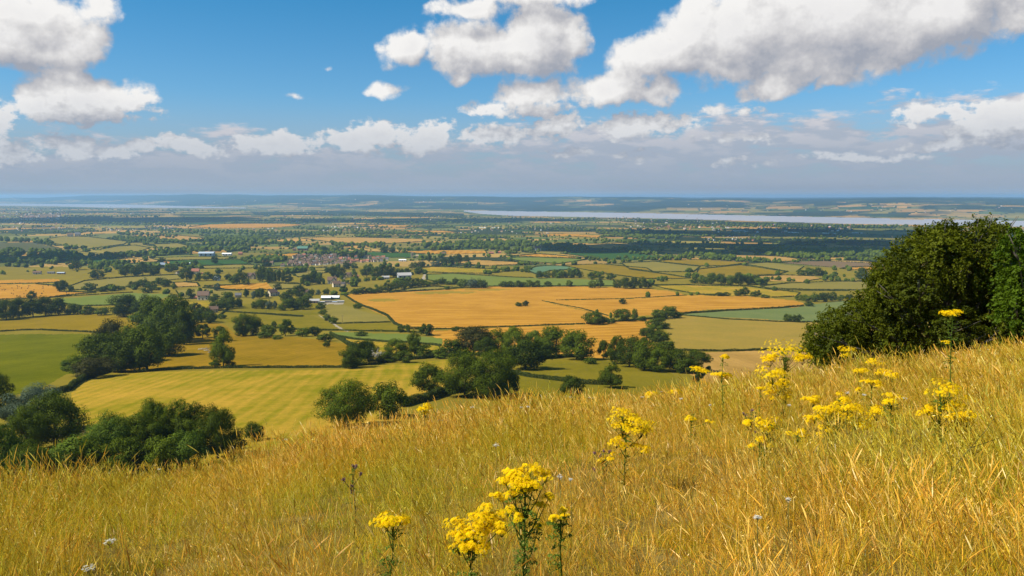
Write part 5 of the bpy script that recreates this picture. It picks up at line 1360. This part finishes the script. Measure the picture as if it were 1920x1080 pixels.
def thistle(u, v, label, seed, sc=1.0):
    rng = np.random.RandomState(seed); h = .58 * sc
    d, ph = solve_front(u, v, h); bx, by, bz = front_xyz(d, ph)
    r = empty('purple_thistle', (bx, by, bz)); tag(r, label, 'wildflower', 'purple thistles in the grass')
    mb = MB(); pts = [np.array(p) for p in [(0, 0, -.05), (.02, 0, h * .4), (0, .01, h * .8), (.01, 0, h)]]
    mb.tube(pts, [.006, .005, .004, .003], 6)
    tips = [pts[3]]
    for k in range(6):
        a = rng.uniform(0, 6.28); z = rng.uniform(.35, .85) * h; tip = np.array([cos(a) * .07, sin(a) * .07, z + .09]); tips.append(tip); mb.tube([(0, 0, z), tip * .6 + np.array([0, 0, z * .4]), tip], [.003, .0025, .002], 5)
    link('stem', mb.mesh('stem', M_STALK, True), r); link('leaves', stalk_leaves(rng, pts, 16, .07), r)
    for t in tips:
        P = t[None] + rng.normal(0, .007, (40, 3)) + np.array([0, 0, .008]); V, Fc = leaf_quads(rng, P, P - t[None], np.full(40, .007), .4, .3)
        hb = MB(); hb.tube([t - np.array([0, 0, .006]), t + np.array([0, 0, .004]), t + np.array([0, 0, .014])], [.004, .009, .007], 7, m=1)
        V2 = np.concatenate(hb.v); q = [f for f in hb.f if len(f) == 4]
        link('flower_head', mesh_np('flower_head', np.concatenate([V, V2]), np.concatenate([Fc, np.array(q) + len(V)]), [M_PURPLE, M_STALK], midx=[0] * len(Fc) + [1] * len(q)), r)
thistle(660, 876, 'dark thistle with purple buds in the left of the slope', 5)
thistle(1408, 771, 'purple thistle head left of the tallest ragwort', 6, .8)
thistle(1130, 848, 'small purple thistle beside the bushy ragwort', 7, .7)

# a dead forked twig lying in the grass at the lower right
def twig():
    d, ph = solve_front(1780, 935, .25); bx, by, bz = front_xyz(d, ph); mb = MB(); rng = np.random.RandomState(2)
    mb.tube([(0, 0, 0), (-.02, 0, .25), (.02, .03, .42), (.12, .03, .55), (.30, .02, .62)], [.005, .0045, .004, .003, .0015], 6)
    mb.tube([(-.01, 0, .22), (-.10, .02, .36), (-.13, 0, .46)], [.003, .0022, .001], 5)
    mb.tube([(.02, .03, .42), (.0, .05, .56), (-.06, .05, .66)], [.003, .0022, .001], 5)
    mb.tube([(.12, .03, .55), (.2, .0, .68), (.24, .0, .76)], [.0025, .0018, .001], 5)
    tag(link('dry_twig', mb.mesh('dry_twig', M_STALK, True), None, (bx, by, bz)), 'bare forked brown stalk among the grass on the right', 'twig')
twig()
# ================================================================ the big tree on the right edge of the hillside
def big_tree(name, label, lobes, dist, leafmat, nleaf, size, seed, base_uv, group, limb=1.0):
    """lobes: (u, v, radius px): foliage masses of the crown, given a depth of their own around the trunk"""
    rng = np.random.RandomState(seed)
    ph, _ = pix_dir(*base_uv); ph = float(ph)
    bx, by = dist * sin(ph), dist * cos(ph); bz = float(land_z(np.array([dist]), np.array([ph]))[0])
    base = np.array([bx, by, bz])
    r = empty(name, tuple(base)); tag(r, label, 'tree', group)
    C, R = [], []
    for (u, v, rp) in lobes:
        a, t = pix_dir(u, v); a = float(a); t = float(t)
        for k in range(3):
            dd = dist + (rng.uniform(-2.6, 2.2)) + (k - 1) * 1.1
            s = 1.0 if k == 1 else .85
            hd = dd / cos(a - ph) if abs(a - ph) < 1 else dd
            jit = rng.normal(0, .18 * rp, 2)
            a2, t2 = pix_dir(u + jit[0], v + abs(jit[1]) * .6)
            p = np.array([hd * sin(float(a2)), hd * cos(float(a2)), -float(t2) * hd]) - base
            C.append(p); R.append(rp * (hd * cos(a)) / F * s * rng.uniform(.85, 1.1))
    C = np.array(C); R = np.array(R)
    # leafy twigs: short arching sprays that start inside a lobe and break its outline
    ns = nleaf // 26
    ids = rng.choice(len(C), ns, p=R ** 2 / (R ** 2).sum())
    d = rng.normal(0, 1, (ns, 3)); d[:, 2] += .15; d /= np.linalg.norm(d, axis=1)[:, None]
    rad = R[ids] * rng.uniform(.45, 1.0, ns) ** .5
    st = C[ids] + d * rad[:, None]
    gd = d + rng.normal(0, .45, (ns, 3)) + np.array([.05, 0, .12]); gd /= np.linalg.norm(gd, axis=1)[:, None]
    L = rng.uniform(.3, .75, ns)
    m = 26
    t = rng.rand(ns, m)
    P = st[:, None, :] + gd[:, None, :] * (t * L[:, None])[:, :, None] - np.array([0, 0, 1]) * (t ** 2 * L[:, None] * .35)[:, :, None]
    P = P + rng.normal(0, .045, P.shape)
    Nn = np.repeat(gd[:, None, :] * .35 + d[:, None, :] * .6 + np.array([0, 0, .5]), m, 1)
    P = P.reshape(-1, 3); Nn = Nn.reshape(-1, 3)
    V, Fc = leaf_quads(rng, P, Nn, size, .65, .6)
    tone = rng.rand(len(C)); g = np.clip(.15 + .45 * np.repeat(tone[ids], m) + np.repeat(rng.rand(ns), m) * .3 + rng.normal(0, .1, len(P)), 0, 1)
    link('crown', mesh_np('crown', V, Fc, leafmat, col=np.stack([g] * 3, 1)), r)
    mb = MB()
    top = C[:, 2].max()
    mb.tube([(0, 0, -.4), (.1, 0, top * .18), (-.1, .1, top * .35), (.1, 0, top * .55)], [.34 * limb, .28 * limb, .22 * limb, .10 * limb], 9)
    for i in range(0, len(C), 2):
        c = C[i]; z0 = min(.12 * top + .3 * max(c[2], 0), top * .5)
        a = np.array([0, 0, z0]); mid = a * .5 + c * .5 + np.array([rng.normal(0, .2), rng.normal(0, .2), -.25])
        mb.tube([a, mid, c, c + (c - mid) * .25], [.11 * limb, .06 * limb, .028 * limb, .010 * limb], 6)
        for k in range(3):
            e = c + rng.normal(0, .5, 3) * R[i] * 1.1; mb.tube([mid * .3 + c * .7, e], [.03, .008], 4)
    link('trunk', mb.mesh('trunk', mat_bark('grey_bark', (.07, .06, .045), (.20, .18, .15), 3), True), r)
MLB = mat_leaf('hawthorn_leaves', (.022, .034, .002), (.125, .142, .005), .22, .0)
MLC = mat_leaf('lime_green_leaves', (.035, .07, .003), (.10, .16, .006), .3, .0)
big_tree('hawthorn_tree', 'huge dark spreading tree on the right edge of the grassy crest', [
  (1545,652,26),(1540,628,22),(1575,635,34),(1572,606,26),(1600,590,28),(1612,620,40),(1632,575,32),(1650,610,44),(1664,540,36),(1690,580,48),(1668,508,26),(1700,500,34),(1730,540,48),
  (1708,468,26),(1735,452,26),(1760,480,42),(1752,440,18),(1775,436,20),(1800,460,36),(1810,510,46),(1780,560,50),(1735,610,46),(1800,610,46),(1835,435,20),(1850,430,16),(1862,445,22),(1850,480,34),(1872,505,30),
  (1860,560,50),(1865,612,44),(1905,590,40),(1900,545,34),(1560,660,24),(1600,650,30),(1680,640,32),(1525,655,14),(1930,610,44),(1940,570,44),(1890,432,12),(1905,630,30)], 44.0, MLB, 210000, .062, 71, (1760, 640), 'trees on the hillside edge')
big_tree('lime_tree', 'bright green tree at the very edge behind the dark spreading tree', [
  (1905,455,18),(1925,470,32),(1898,490,22),(1905,520,26),(1935,520,40),(1900,550,26),(1908,585,28),(1960,480,50),(1925,570,36),(1960,560,60),(1905,470,12),(1985,520,60)], 41.0, MLC, 60000, .075, 72, (1960, 620), 'trees on the hillside edge', .4)
# ================================================================ farms, village, far towns
def wall_mat(name, c, var=.15): return simple_mat(name, c, var, 0, 1.2)
WALLM = {'cream': wall_mat('cream_render', (.62, .52, .36)), 'stone': wall_mat('cotswold_stone', (.42, .33, .20)), 'white': wall_mat('white_render', (.72, .70, .66)),
         'brick': wall_mat('red_brick', (.36, .15, .09)), 'pink': wall_mat('pale_brick', (.50, .32, .22))}
ROOFM = {'brown': wall_mat('brown_tiles', (.17, .11, .08)), 'red': wall_mat('red_tiles', (.34, .14, .09)), 'grey': wall_mat('grey_slates', (.16, .155, .16)), 'orange': wall_mat('orange_tiles', (.58, .26, .09)),
         'dark': wall_mat('dark_slates', (.075, .07, .075)), 'lightgrey': wall_mat('fibre_cement', (.38, .36, .34)), 'white': wall_mat('white_sheet_roof', (.80, .80, .80), .05), 'blue': wall_mat('blue_sheet_roof', (.36, .42, .50), .1), 'green': wall_mat('green_sheet', (.10, .20, .15), .1), 'rust': wall_mat('rusty_sheet', (.36, .20, .13), .3)}
M_GLASS = simple_mat('dark_window_glass', (.03, .035, .04), .2)
M_DOOR = simple_mat('painted_door', (.10, .08, .06), .2)
_hm = {}
def hmesh(kind, wk, rk):
    """unit house one metre long: wall, roof, chimney, window, door meshes"""
    key = (kind, wk, rk)
    if key in _hm: return _hm[key]
    D, E, R = {'house': (.62, .46, .78), 'tall': (.55, .60, .95), 'barn': (.55, .26, .42), 'shed': (.45, .20, .27), 'cross': (.60, .46, .80)}[kind]
    w = MB(); y = D / 2
    w.prism([(-y, -.12), (y, -.12), (y, E), (0, R), (-y, E)], -.5, .5)
    if kind == 'cross':
        s = MB(); s.prism([(-.17, -.12), (.17, -.12), (.17, E), (0, R * .97), (-.17, E)], 0, .42)
        for V, in [(v,) for v in s.v]:
            w.add([(a[1] + .22, -a[0] - .0, a[2]) for a in V], [tuple(f) for f in s.f])
    r = MB(); o = .05; th = .035; sl = (R - E) / y
    for sg in (-1, 1):
        ye = sg * (y + o); ze = E - sl * o
        P = [(0, R + .004), (ye, ze + .004), (ye, ze + th), (0, R + th + .01)]
        if sg > 0: P = P[::-1]
        r.prism(P, -.5 - o, .5 + o)
    if kind == 'cross':
        for sg in (-1, 1):
            a, b = .22, .22 + sg * .22
            P = [(a, -.46, R * .97), (a, 0, R * .97), (b, 0, E - .02), (b, -.46, E - .02)]
            V = P + [(p[0], p[1], p[2] + th) for p in P]
            r.add(V, [(0, 1, 2, 3), (7, 6, 5, 4), (0, 4, 5, 1), (1, 5, 6, 2), (2, 6, 7, 3), (3, 7, 4, 0)])
    c = MB(); c.box(.30, .39, -.05, .05, R - .12, R + .16); c.box(.325, .365, -.02, .02, R + .16, R + .20)
    win = MB(); win.box(-.05, .05, -.004, .012, -.06, .06, 0)
    dr = MB(); dr.box(-.05, .05, -.004, .012, 0, .2)
    _hm[key] = (w.mesh('wall', WALLM.get(wk) or ROOFM[wk]), r.mesh('roof', ROOFM[rk]), c.mesh('chimney', WALLM['brick' if wk == 'brick' else 'stone']), win.mesh('window', M_GLASS), dr.mesh('door', M_DOOR), D, E)
    return _hm[key]

def house(u, v, wpx, kind, wk, rk, rz, label, group, name='house', cat='house', detail=None, hs=1.0):
    x, y, z, d = unproject(u, v); dp = y * CP - z * SP; S = wpx * dp / F
    wall, roof, chim, win, door, D, E = hmesh(kind, wk, rk)
    r = empty(name, (x, y, z), rz); tag(r, label, cat, group)
    sc = (S, S, S * hs)
    a = link('wall', wall, r); a.scale = sc
    b = link('roof', roof, r); b.scale = sc
    if kind in ('house', 'tall', 'cross'): c = link('chimney', chim, b)
    if detail is None: detail = wpx > 8
    if detail:
        for sg in (-1, 1):
            ys = sg * (D / 2 + .001)
            for xx in (-.33, .33) + ((0,) if kind in ('barn', 'shed') else ()):
                for zz in ((.14, .34) if kind not in ('barn', 'shed') else (E * .6,)):
                    q = link('window', win, r, (xx * S, ys * S, zz * S * hs)); q.scale = (S, S * sg * -1 * -1, S * hs)
        q = link('door', door, r, (-.02 * S, -(D / 2 + .014) * S, 0)); q.scale = sc
    return r

def build_houses():
    rng = np.random.RandomState(9)
    # single buildings: u, base v, width px, kind, wall, roof, turn, name, category, label
    L = [
     (590, 568, 17, 'barn', 'rust', 'lightgrey', .2, 'barn', 'barn', 'brown grey-roofed barn at the left end of the farm'),
     (612, 562, 17, 'barn', 'green', 'white', .05, 'barn', 'barn', 'left of two barns with gleaming white roofs at the farm'),
     (629, 561, 15, 'barn', 'green', 'white', -.05, 'barn', 'barn', 'right of two barns with gleaming white roofs at the farm'),
     (603, 568, 12, 'shed', 'green', 'lightgrey', .0, 'shed', 'shed', 'grey shed in front of the left white-roofed barn'),
     (616, 567, 12, 'shed', 'lightgrey', 'grey', .05, 'shed', 'shed', 'open grey shed between the other farm sheds'),
     (628, 567, 9, 'shed', 'blue', 'blue', .0, 'shed', 'shed', 'small shed with a light blue roof at the farm'),
     (639, 567, 12, 'shed', 'green', 'lightgrey', .1, 'shed', 'shed', 'green-walled shed at the right end of the farm'),
     (623, 532, 16, 'cross', 'cream', 'brown', .1, 'manor_house', 'house', 'cream gabled manor house among trees above the farm'),
     (631, 538, 14, 'house', 'cream', 'brown', .5, 'house', 'house', 'cream house with big gable below the manor'),
     (644, 536, 9, 'house', 'stone', 'dark', -.4, 'house', 'house', 'stone cottage with dark roof right of the cream manor'),
     (655, 533, 8, 'shed', 'stone', 'dark', .3, 'shed', 'shed', 'dark round-topped shed beside the manor yard'),
     (645, 523, 6, 'tall', 'cream', 'brown', 1.5, 'house', 'house', 'tiny cream cottage up the lane behind the manor'),
     (654, 519, 10, 'cross', 'cream', 'brown', .3, 'house', 'house', 'cream house with two gables behind the manor'),
     (668, 523, 9, 'house', 'stone', 'red', .2, 'house', 'house', 'red-roofed cottage right of the two-gabled house'),
     (723, 523, 13, 'barn', 'lightgrey', 'lightgrey', .2, 'barn', 'barn', 'pale grey barn left of the blue-fronted barn'),
     (758, 522, 24, 'barn', 'blue', 'lightgrey', .3, 'barn', 'barn', 'large barn with blue front and pale grey roof'),
     (748, 526, 12, 'shed', 'rust', 'rust', .1, 'shed', 'shed', 'rusty shed in front of the blue-fronted barn'),
     (511, 555, 16, 'house', 'cream', 'brown', .9, 'house', 'house', 'cream gabled house with brown roof left of the farm'),
     (520, 554, 8, 'house', 'cream', 'lightgrey', .1, 'house', 'house', 'small cream house touching the cream gabled one'),
     (575, 552, 11, 'house', 'stone', 'brown', .5, 'house', 'house', 'brown-roofed stone house half hidden by trees above the farm'),
     (447, 558, 11, 'house', 'stone', 'grey', .2, 'house', 'house', 'grey house between the cottage and the cream gable'),
     (382, 562, 20, 'house', 'cream', 'brown', .1, 'farmhouse', 'house', 'long cream farmhouse at the end of the orchard'),
     (369, 560, 11, 'barn', 'brick', 'red', .0, 'barn', 'barn', 'low red-roofed barn joined to the cream farmhouse'),
     (401, 586, 15, 'house', 'stone', 'brown', .4, 'cottage', 'house', 'weathered stone cottage beside the lane hedge'),
     (472, 523, 14, 'cross', 'stone', 'brown', .1, 'house', 'house', 'stone house with three gables left of the tall poplars'),
     (407, 526, 10, 'house', 'white', 'blue', .1, 'house', 'house', 'white house with a bluish roof in the orchards'),
     (367, 514, 13, 'house', 'cream', 'red', .1, 'house', 'house', 'cream house with a red roof left of two red roofs'),
     (382, 514, 10, 'shed', 'brick', 'red', .1, 'barn', 'barn', 'low red-roofed outbuilding right of the cream house'),
     (333, 514, 7, 'house', 'cream', 'brown', 1.3, 'house', 'house', 'small brown gabled house behind a bush'),
     (328, 506, 6, 'house', 'pink', 'red', .2, 'house', 'house', 'little bright red-roofed house'),
     (303, 502, 12, 'house', 'white', 'blue', .5, 'house', 'house', 'white house with a blue roof in the meadows'),
     (313, 498, 9, 'house', 'pink', 'orange', .2, 'house', 'house', 'house with a bright orange roof'),
     (352, 495, 9, 'shed', 'white', 'white', .1, 'shed', 'shed', 'small white shed before the deep green crop'),
     (344, 496, 6, 'house', 'brick', 'brown', .4, 'house', 'house', 'small brown house left of the white shed'),
     (228, 503, 6, 'tall', 'cream', 'brown', 1.3, 'house', 'house', 'left of two bright cream gables among the trees'),
     (245, 502, 6, 'tall', 'cream', 'brown', 1.3, 'house', 'house', 'right of two bright cream gables among the trees'),
     (388, 480, 26, 'shed', 'blue', 'blue', .05, 'shed', 'shed', 'long low pale blue shed'),
     (426, 479, 16, 'shed', 'white', 'white', .0, 'shed', 'shed', 'long low white shed right of the blue one'),
     (396, 477, 12, 'barn', 'pink', 'brown', .0, 'barn', 'barn', 'brown-roofed barn behind the long blue shed'),
     (451, 478, 7, 'house', 'brick', 'red', .1, 'house', 'house', 'red brick house right of the long white shed'),
     (568, 470, 18, 'barn', 'rust', 'green', .0, 'barn', 'barn', 'barn with a green roof behind the village'),
     (552, 470, 6, 'house', 'brick', 'brown', .2, 'house', 'house', 'brown house left of the green-roofed barn'),
     (755, 490, 13, 'shed', 'white', 'white', -.05, 'shed', 'shed', 'long white shed right of the village'),
     (803, 487, 4, 'tall', 'white', 'brown', 1.4, 'house', 'house', 'tall white gable among the churchyard trees'),
     (832, 479, 8, 'house', 'white', 'brown', .2, 'house', 'house', 'white house at the edge of the wood by the church'),
     (850, 467, 10, 'house', 'stone', 'grey', .1, 'house', 'house', 'grey-roofed house on the far side of the wood'),
     (921, 476, 9, 'barn', 'brick', 'red', .1, 'barn', 'barn', 'red barn behind the wood, left one'),
     (935, 475, 9, 'barn', 'brick', 'red', -.1, 'barn', 'barn', 'red barn behind the wood, right one'),
     (1009, 470, 11, 'house', 'white', 'brown', .0, 'house', 'house', 'white house near the thin orange strip'),
     (132, 444, 9, 'house', 'cream', 'brown', .2, 'house', 'house', 'cream farmhouse on the pale rise'),
     (146, 443, 9, 'house', 'cream', 'grey', .3, 'house', 'house', 'cream house right of the farmhouse on the rise'),
     (70, 514, 13, 'barn', 'cream', 'brown', .2, 'barn', 'barn', 'cream barn left of the bluish sheds'),
     (96, 513, 12, 'shed', 'lightgrey', 'grey', .0, 'shed', 'shed', 'grey shed in the far left meadows'),
     (115, 514, 13, 'shed', 'rust', 'blue', .0, 'shed', 'shed', 'shed with a blue roof in the far left meadows'),
     (156, 815, 16, 'tall', 'stone', 'brown', 1.9, 'stone_house', 'house', 'stone gable end peeping out between bushes below the crest'),
     (530, 500, 7, 'house', 'cream', 'brown', .1, 'house', 'house', 'cream house just left of the village'),
     (486, 493, 8, 'house', 'stone', 'brown', .1, 'house', 'house', 'brown house in the trees left of the village, first'),
     (497, 495, 9, 'house', 'stone', 'red', .2, 'house', 'house', 'brown house in the trees left of the village, second'),
     (509, 496, 8, 'house', 'stone', 'brown', -.2, 'house', 'house', 'brown house in the trees left of the village, third'),
    ]
    for (u, v, w, k, wk, rk, rz, nm, cat, lab) in L:
        house(u, v, w, k, wk, rk, rz, lab, 'farm buildings and houses in the vale', nm, cat)
    # church: tower with battlements beside a nave
    x, y, z, d = unproject(773, 483); dp = y * CP - z * SP; s = dp / F
    r = empty('church', (x, y, z), .2); tag(r, 'stone church with a square tower among trees beyond the village', 'church')
    t = MB(); W = 4.6 * s; H = 9.5 * s
    t.box(-W/2, W/2, -W/2, W/2, -2, H)
    for i in range(-1, 2):
        for sg in (-1, 1):
            t.box(i*W*.38-W*.09, i*W*.38+W*.09, sg*W/2-(.1*W if sg > 0 else 0), sg*W/2+(.1*W if sg < 0 else 0), H, H+W*.16)
    link('tower', t.mesh('tower', WALLM['stone']), r)
    nv = MB(); nv.prism([(-W*.6, -2), (W*.6, -2), (W*.6, H*.38), (0, H*.6), (-W*.6, H*.38)], W*.502, W*2.6); link('nave', nv.mesh('nave', WALLM['stone']), r)
    wn = MB(); wn.box(-W*.1, W*.1, -W/2-.15, -W/2-.02, H*.6, H*.8); link('window', wn.mesh('window', M_GLASS), r)
    # the village: rows of houses, back to front
    rows = [(481.5, 560, 652, 'back row of the village'), (484.5, 552, 656, 'second row of the village'), (487.5, 566, 660, 'third row of the village'), (490, 545, 668, 'middle row of the village'),
            (492.5, 545, 664, 'fifth row of the village'), (495.5, 540, 662, 'front row of the village'), (484, 668, 722, 'back of the village\'s right end'), (488.5, 690, 730, 'middle of the village\'s right end'), (491.5, 664, 716, 'front of the village\'s right end'), (497.5, 542, 610, 'very front of the village')]
    seen = 0
    for (v, u0, u1, ph) in rows:
        u = u0; k = 0
        while u < u1:
            red = 655 < u and v > 487 and u < 690
            rk = 'red' if red else ['brown', 'brown', 'red', 'grey', 'brown', 'orange'][rng.choice(6, p=[.40, .24, .08, .08, .17, .03])]
            wk = 'pink' if red or (v > 490 and u < 600 and rng.rand() < .6) else ['cream', 'stone', 'white', 'pink'][rng.choice(4, p=[.40, .34, .08, .18])]
            w = rng.uniform(4.2, 6.4)
            house(u, v + rng.uniform(-.6, .6), w, rng.choice(['house', 'house', 'tall', 'cross']), wk, rk, rng.choice([0, 0, 1.57, .5, -.4]) + rng.normal(0, .15),
                  '%s-roofed %s house, %s from the left in the %s' % (rk, {'pink': 'pale brick'}.get(wk, wk), ordw(k), ph), 'houses of the village', detail=False, hs=1.08)
            u += w * rng.uniform(.95, 1.45); k += 1; seen += 1
    # far houses: too many and too small to tell apart
    mb = {}
    def far(u, v, w, wk, rk, zs=1.0):
        x, y, z, d = unproject(u, v); S = w * (y * CP - z * SP) / F; a = rng.uniform(0, pi)
        ca, sa = cos(a), sin(a)
        for key, mesh in ((wk, 0), (rk, 1)):
            pass
        V = []; 
        for (px, py, pz) in [(-.5,-.3,-.1),(.5,-.3,-.1),(.5,.3,-.1),(-.5,.3,-.1),(-.5,-.3,.42),(.5,-.3,.42),(.5,.3,.42),(-.5,.3,.42),(-.5,0,.68),(.5,0,.68)]:
            V.append((x + S*(px*ca-py*sa), y + S*(px*sa+py*ca), z + S*pz*zs))
        FARV.append(V); FARM.append((wk, rk))
    FARV, FARM = [], []
    towns = [((0, 130), (394, 415), 210, 3.2), ((0, 340), (414, 434), 230, 3.0), ((100, 330), (398, 404), 50, 2.6), ((600, 700), (425, 433), 60, 3.0), ((1300, 1600), (423, 437), 70, 4.5), ((850, 1030), (424, 440), 50, 3.0),
             ((480, 860), (392, 420), 90, 2.6), ((900, 1350), (405, 424), 90, 2.6), ((1250, 1900), (384, 400), 60, 2.2), ((300, 900), (374, 386), 50, 2.0), ((440, 520), (428, 436), 30, 3.0), ((1320, 1420), (440, 452), 40, 3.2), ((190, 330), (428, 434), 30, 3.5), ((1180, 1300), (418, 432), 30, 4)]
    for (ua, ub), (va, vb), n, w in towns:
        for k in range(int(n * .75)):
            u = rng.uniform(ua, ub); v = rng.uniform(va, vb)
            far(u, v, w * rng.uniform(.5, 1.25), ['cream', 'stone', 'pink', 'white', 'brick'][rng.randint(5)], ['brown', 'grey', 'red', 'lightgrey', 'brown'][rng.randint(5)])
    for (u, v, w) in [(205, 388, 5), (213, 388, 4), (198, 389, 4)] + [(a + 5 * i, b + .15 * i, 5) for (a, b, n) in ((1375, 433, 6), (1480, 436, 4), (1545, 437.5, 5), (1345, 431, 2), (1600, 437, 4), (556, 416, 2), (900, 427, 3), (924, 427, 3)) for i in range(n)]:
        far(u, v, w, 'white', 'white' if rng.rand() < .5 else 'lightgrey', .35)
    mats = list(WALLM.values()) + list(ROOFM.values()); ix = {}
    for i, k in enumerate(list(WALLM.keys())): ix[('w', k)] = i
    for i, k in enumerate(list(ROOFM.keys())): ix[('r', k)] = i + len(WALLM)
    V = np.array(FARV).reshape(-1, 3); q, tr, mq, mt = [], [], [], []
    for i, (wk, rk) in enumerate(FARM):
        b = 10 * i
        for f in ((0,1,5,4),(1,2,6,5),(2,3,7,6),(3,0,4,7)): q.append([c + b for c in f]); mq.append(ix[('w', wk)])
        for f in ((4,5,9,8),(6,7,8,9)): q.append([c + b for c in f]); mq.append(ix[('r', rk)])
        for f in ((5,6,9),(7,4,8)): tr.append([c + b for c in f]); mt.append(ix[('w', wk)])
    me = mesh_np('distant_houses', V, [np.array(q), np.array(tr)], mats, midx=mq + mt)
    tag(link('distant_houses', me), 'scattered pale specks of far off houses and sheds', kind='stuff')
    print('village houses', seen)
build_houses()

# ---------------------------------------------------------------- round bales, utility poles
M_BALE = simple_mat('dark_wrapped_bales', (.06, .055, .04), .3, 0, 2)
def bales():
    rng = np.random.RandomState(14); mb = MB()
    mb.tube([(-.7, 0, .65), (-.66, 0, .65), (.66, 0, .65), (.7, 0, .65)], [.58, .66, .66, .58], 14)
    me = mb.mesh('round_bale', M_BALE, True)
    rws = [(536.5, 0, 104, 9, 'back row'), (541, 2, 110, 10, 'second row'), (545.5, 0, 112, 10, 'middle row'), (550.5, 0, 165, 12, 'fourth row'), (555.5, 0, 120, 7, 'front row')]
    for v, a, b, n, ph in rws:
        us = sorted(rng.uniform(a, b, n))
        for k, u in enumerate(us):
            x, y, z, d = unproject(u, v + rng.normal(0, 1.1)); o = link('round_bale', me, None, (x, y, z), rng.uniform(0, 3))
            s = rng.uniform(1.0, 1.2); o.scale = (s, s, s)
            tag(o, 'dark round bale, %s from the left in the %s of the orange field' % (ordw(k), ph), 'bale', 'round bales in the orange stubble field')
bales()
def poles():
    M = simple_mat('weathered_pole', (.16, .12, .085), .3, 0, 2)
    for (u, vb, hp, lab) in [(499, 588, 19, 'utility pole in the long paddock left of the farm'), (642, 605, 14, 'utility pole in the yellow-green meadow below the barns'), (244, 553, 11, 'utility pole in the fresh green meadow'), (302, 520, 10, 'small utility pole behind the round trees of the left meadows')]:
        x, y, z, d = unproject(u, vb); H = hp * (y * CP - z * SP) / F
        r = empty('utility_pole', (x, y, z)); tag(r, lab, 'pole', 'utility poles')
        m = MB(); m.tube([(0, 0, -.5), (0, 0, H)], [.20, .13], 8); link('pole', m.mesh('pole', M, True), r)
        c = MB(); c.box(-1.1, 1.1, -.07, .07, H - .9, H - .72); link('crossarm', c.mesh('crossarm', M), r)
        for k in (-.9, 0, .9):
            i = MB(); i.tube([(k, 0, H - .72), (k, 0, H - .5)], [.07, .04], 6); link('insulator', i.mesh('insulator', M_GLASS, True), r)
poles()
# ================================================================ unseen clouds added above the frame to cast shade on the vale
def added_shade_clouds():
    m, N = new_mat('shade_cloud_vapour')
    lw = N.new('ShaderNodeLayerWeight', {'Blend': 0.35})
    f = N.mr(lw.outputs[1], 0.45, 0.95)
    out(N, N.new('ShaderNodeMixShader', {0: f, 1: N.new('ShaderNodeBsdfDiffuse', {0: C4((.9, .9, .9))}).outputs[0], 2: N.new('ShaderNodeBsdfTransparent').outputs[0]}))
    iv, jf = ico(3)
    rng = np.random.RandomState(6)
    specs = [((1330, 466), (1000, 420), 1800, 'left one over the dark wood'), ((1620, 462), (900, 420), 1900, 'right one over the dark wood'), ((1480, 436), (1500, 700), 2150, 'large one over the far sheds'),
             ((170, 412), (1500, 1150), 2700, 'one over the shaded ridge'), ((60, 486), (330, 200), 1400, 'small one over the left meadows'), ((760, 414), (1900, 700), 2600, 'long one over the middle vale')]
    for (u, v), (sx, sy), alt, lab in specs:
        x, y, z, d = unproject(u, v)
        t = (alt - z) / SUN_DIR[2]
        c = np.array([x, y, z]) + np.array(SUN_DIR) * t
        V, Fs, n = [], [], 0
        for k in range(26):
            a = rng.uniform(0, 2 * pi); q = sqrt(rng.rand())
            p = np.array([cos(a) * q * sx * .8, sin(a) * q * sy * .8, rng.uniform(0, .10) * sx])
            R = rng.uniform(.20, .42) * min(sx, sy) * 1.1
            w = 1 + (vnoise(iv[:, 0] * 3 + k * 9, iv[:, 1] * 3 + iv[:, 2] * 2, k) - .5) * .6
            vv = iv * w[:, None] * R; vv[:, 2] = np.where(vv[:, 2] < 0, vv[:, 2] * .25, vv[:, 2] * .8)
            V.append(vv + p); Fs.append(jf + n); n += len(iv)
        o = link('cloud', mesh_np('cloud', np.concatenate(V), np.concatenate(Fs), m, smooth=True), None, tuple(c))  # out of view, put up for the shade it throws
        tag(o, 'unseen cloud added to shade the vale, ' + lab, kind='stuff')
added_shade_clouds()
# ================================================================ air
def build_haze():
    m = bpy.data.materials.new('haze_air'); m.use_nodes = True; m.node_tree.nodes.clear(); N = NT(m.node_tree)
    pv = N.new('ShaderNodeVolumePrincipled', {'Color': C4(HAZE_COL), 'Density': HAZE_D, 'Anisotropy': 0.15})
    o = N.n.new('ShaderNodeOutputMaterial'); N.l.new(pv.outputs[0], o.inputs['Volume'])
    b = MB(); b.box(-46000, 46000, -46000, 46000, SEA - 14, 66)
    ob = link('haze', b.mesh('haze', m)); tag(ob, kind='stuff', label='thin blue summer haze lying over the vale')
HAZE_COL = (0.37, 0.64, 0.96); HAZE_D = 4.4e-5
build_haze()
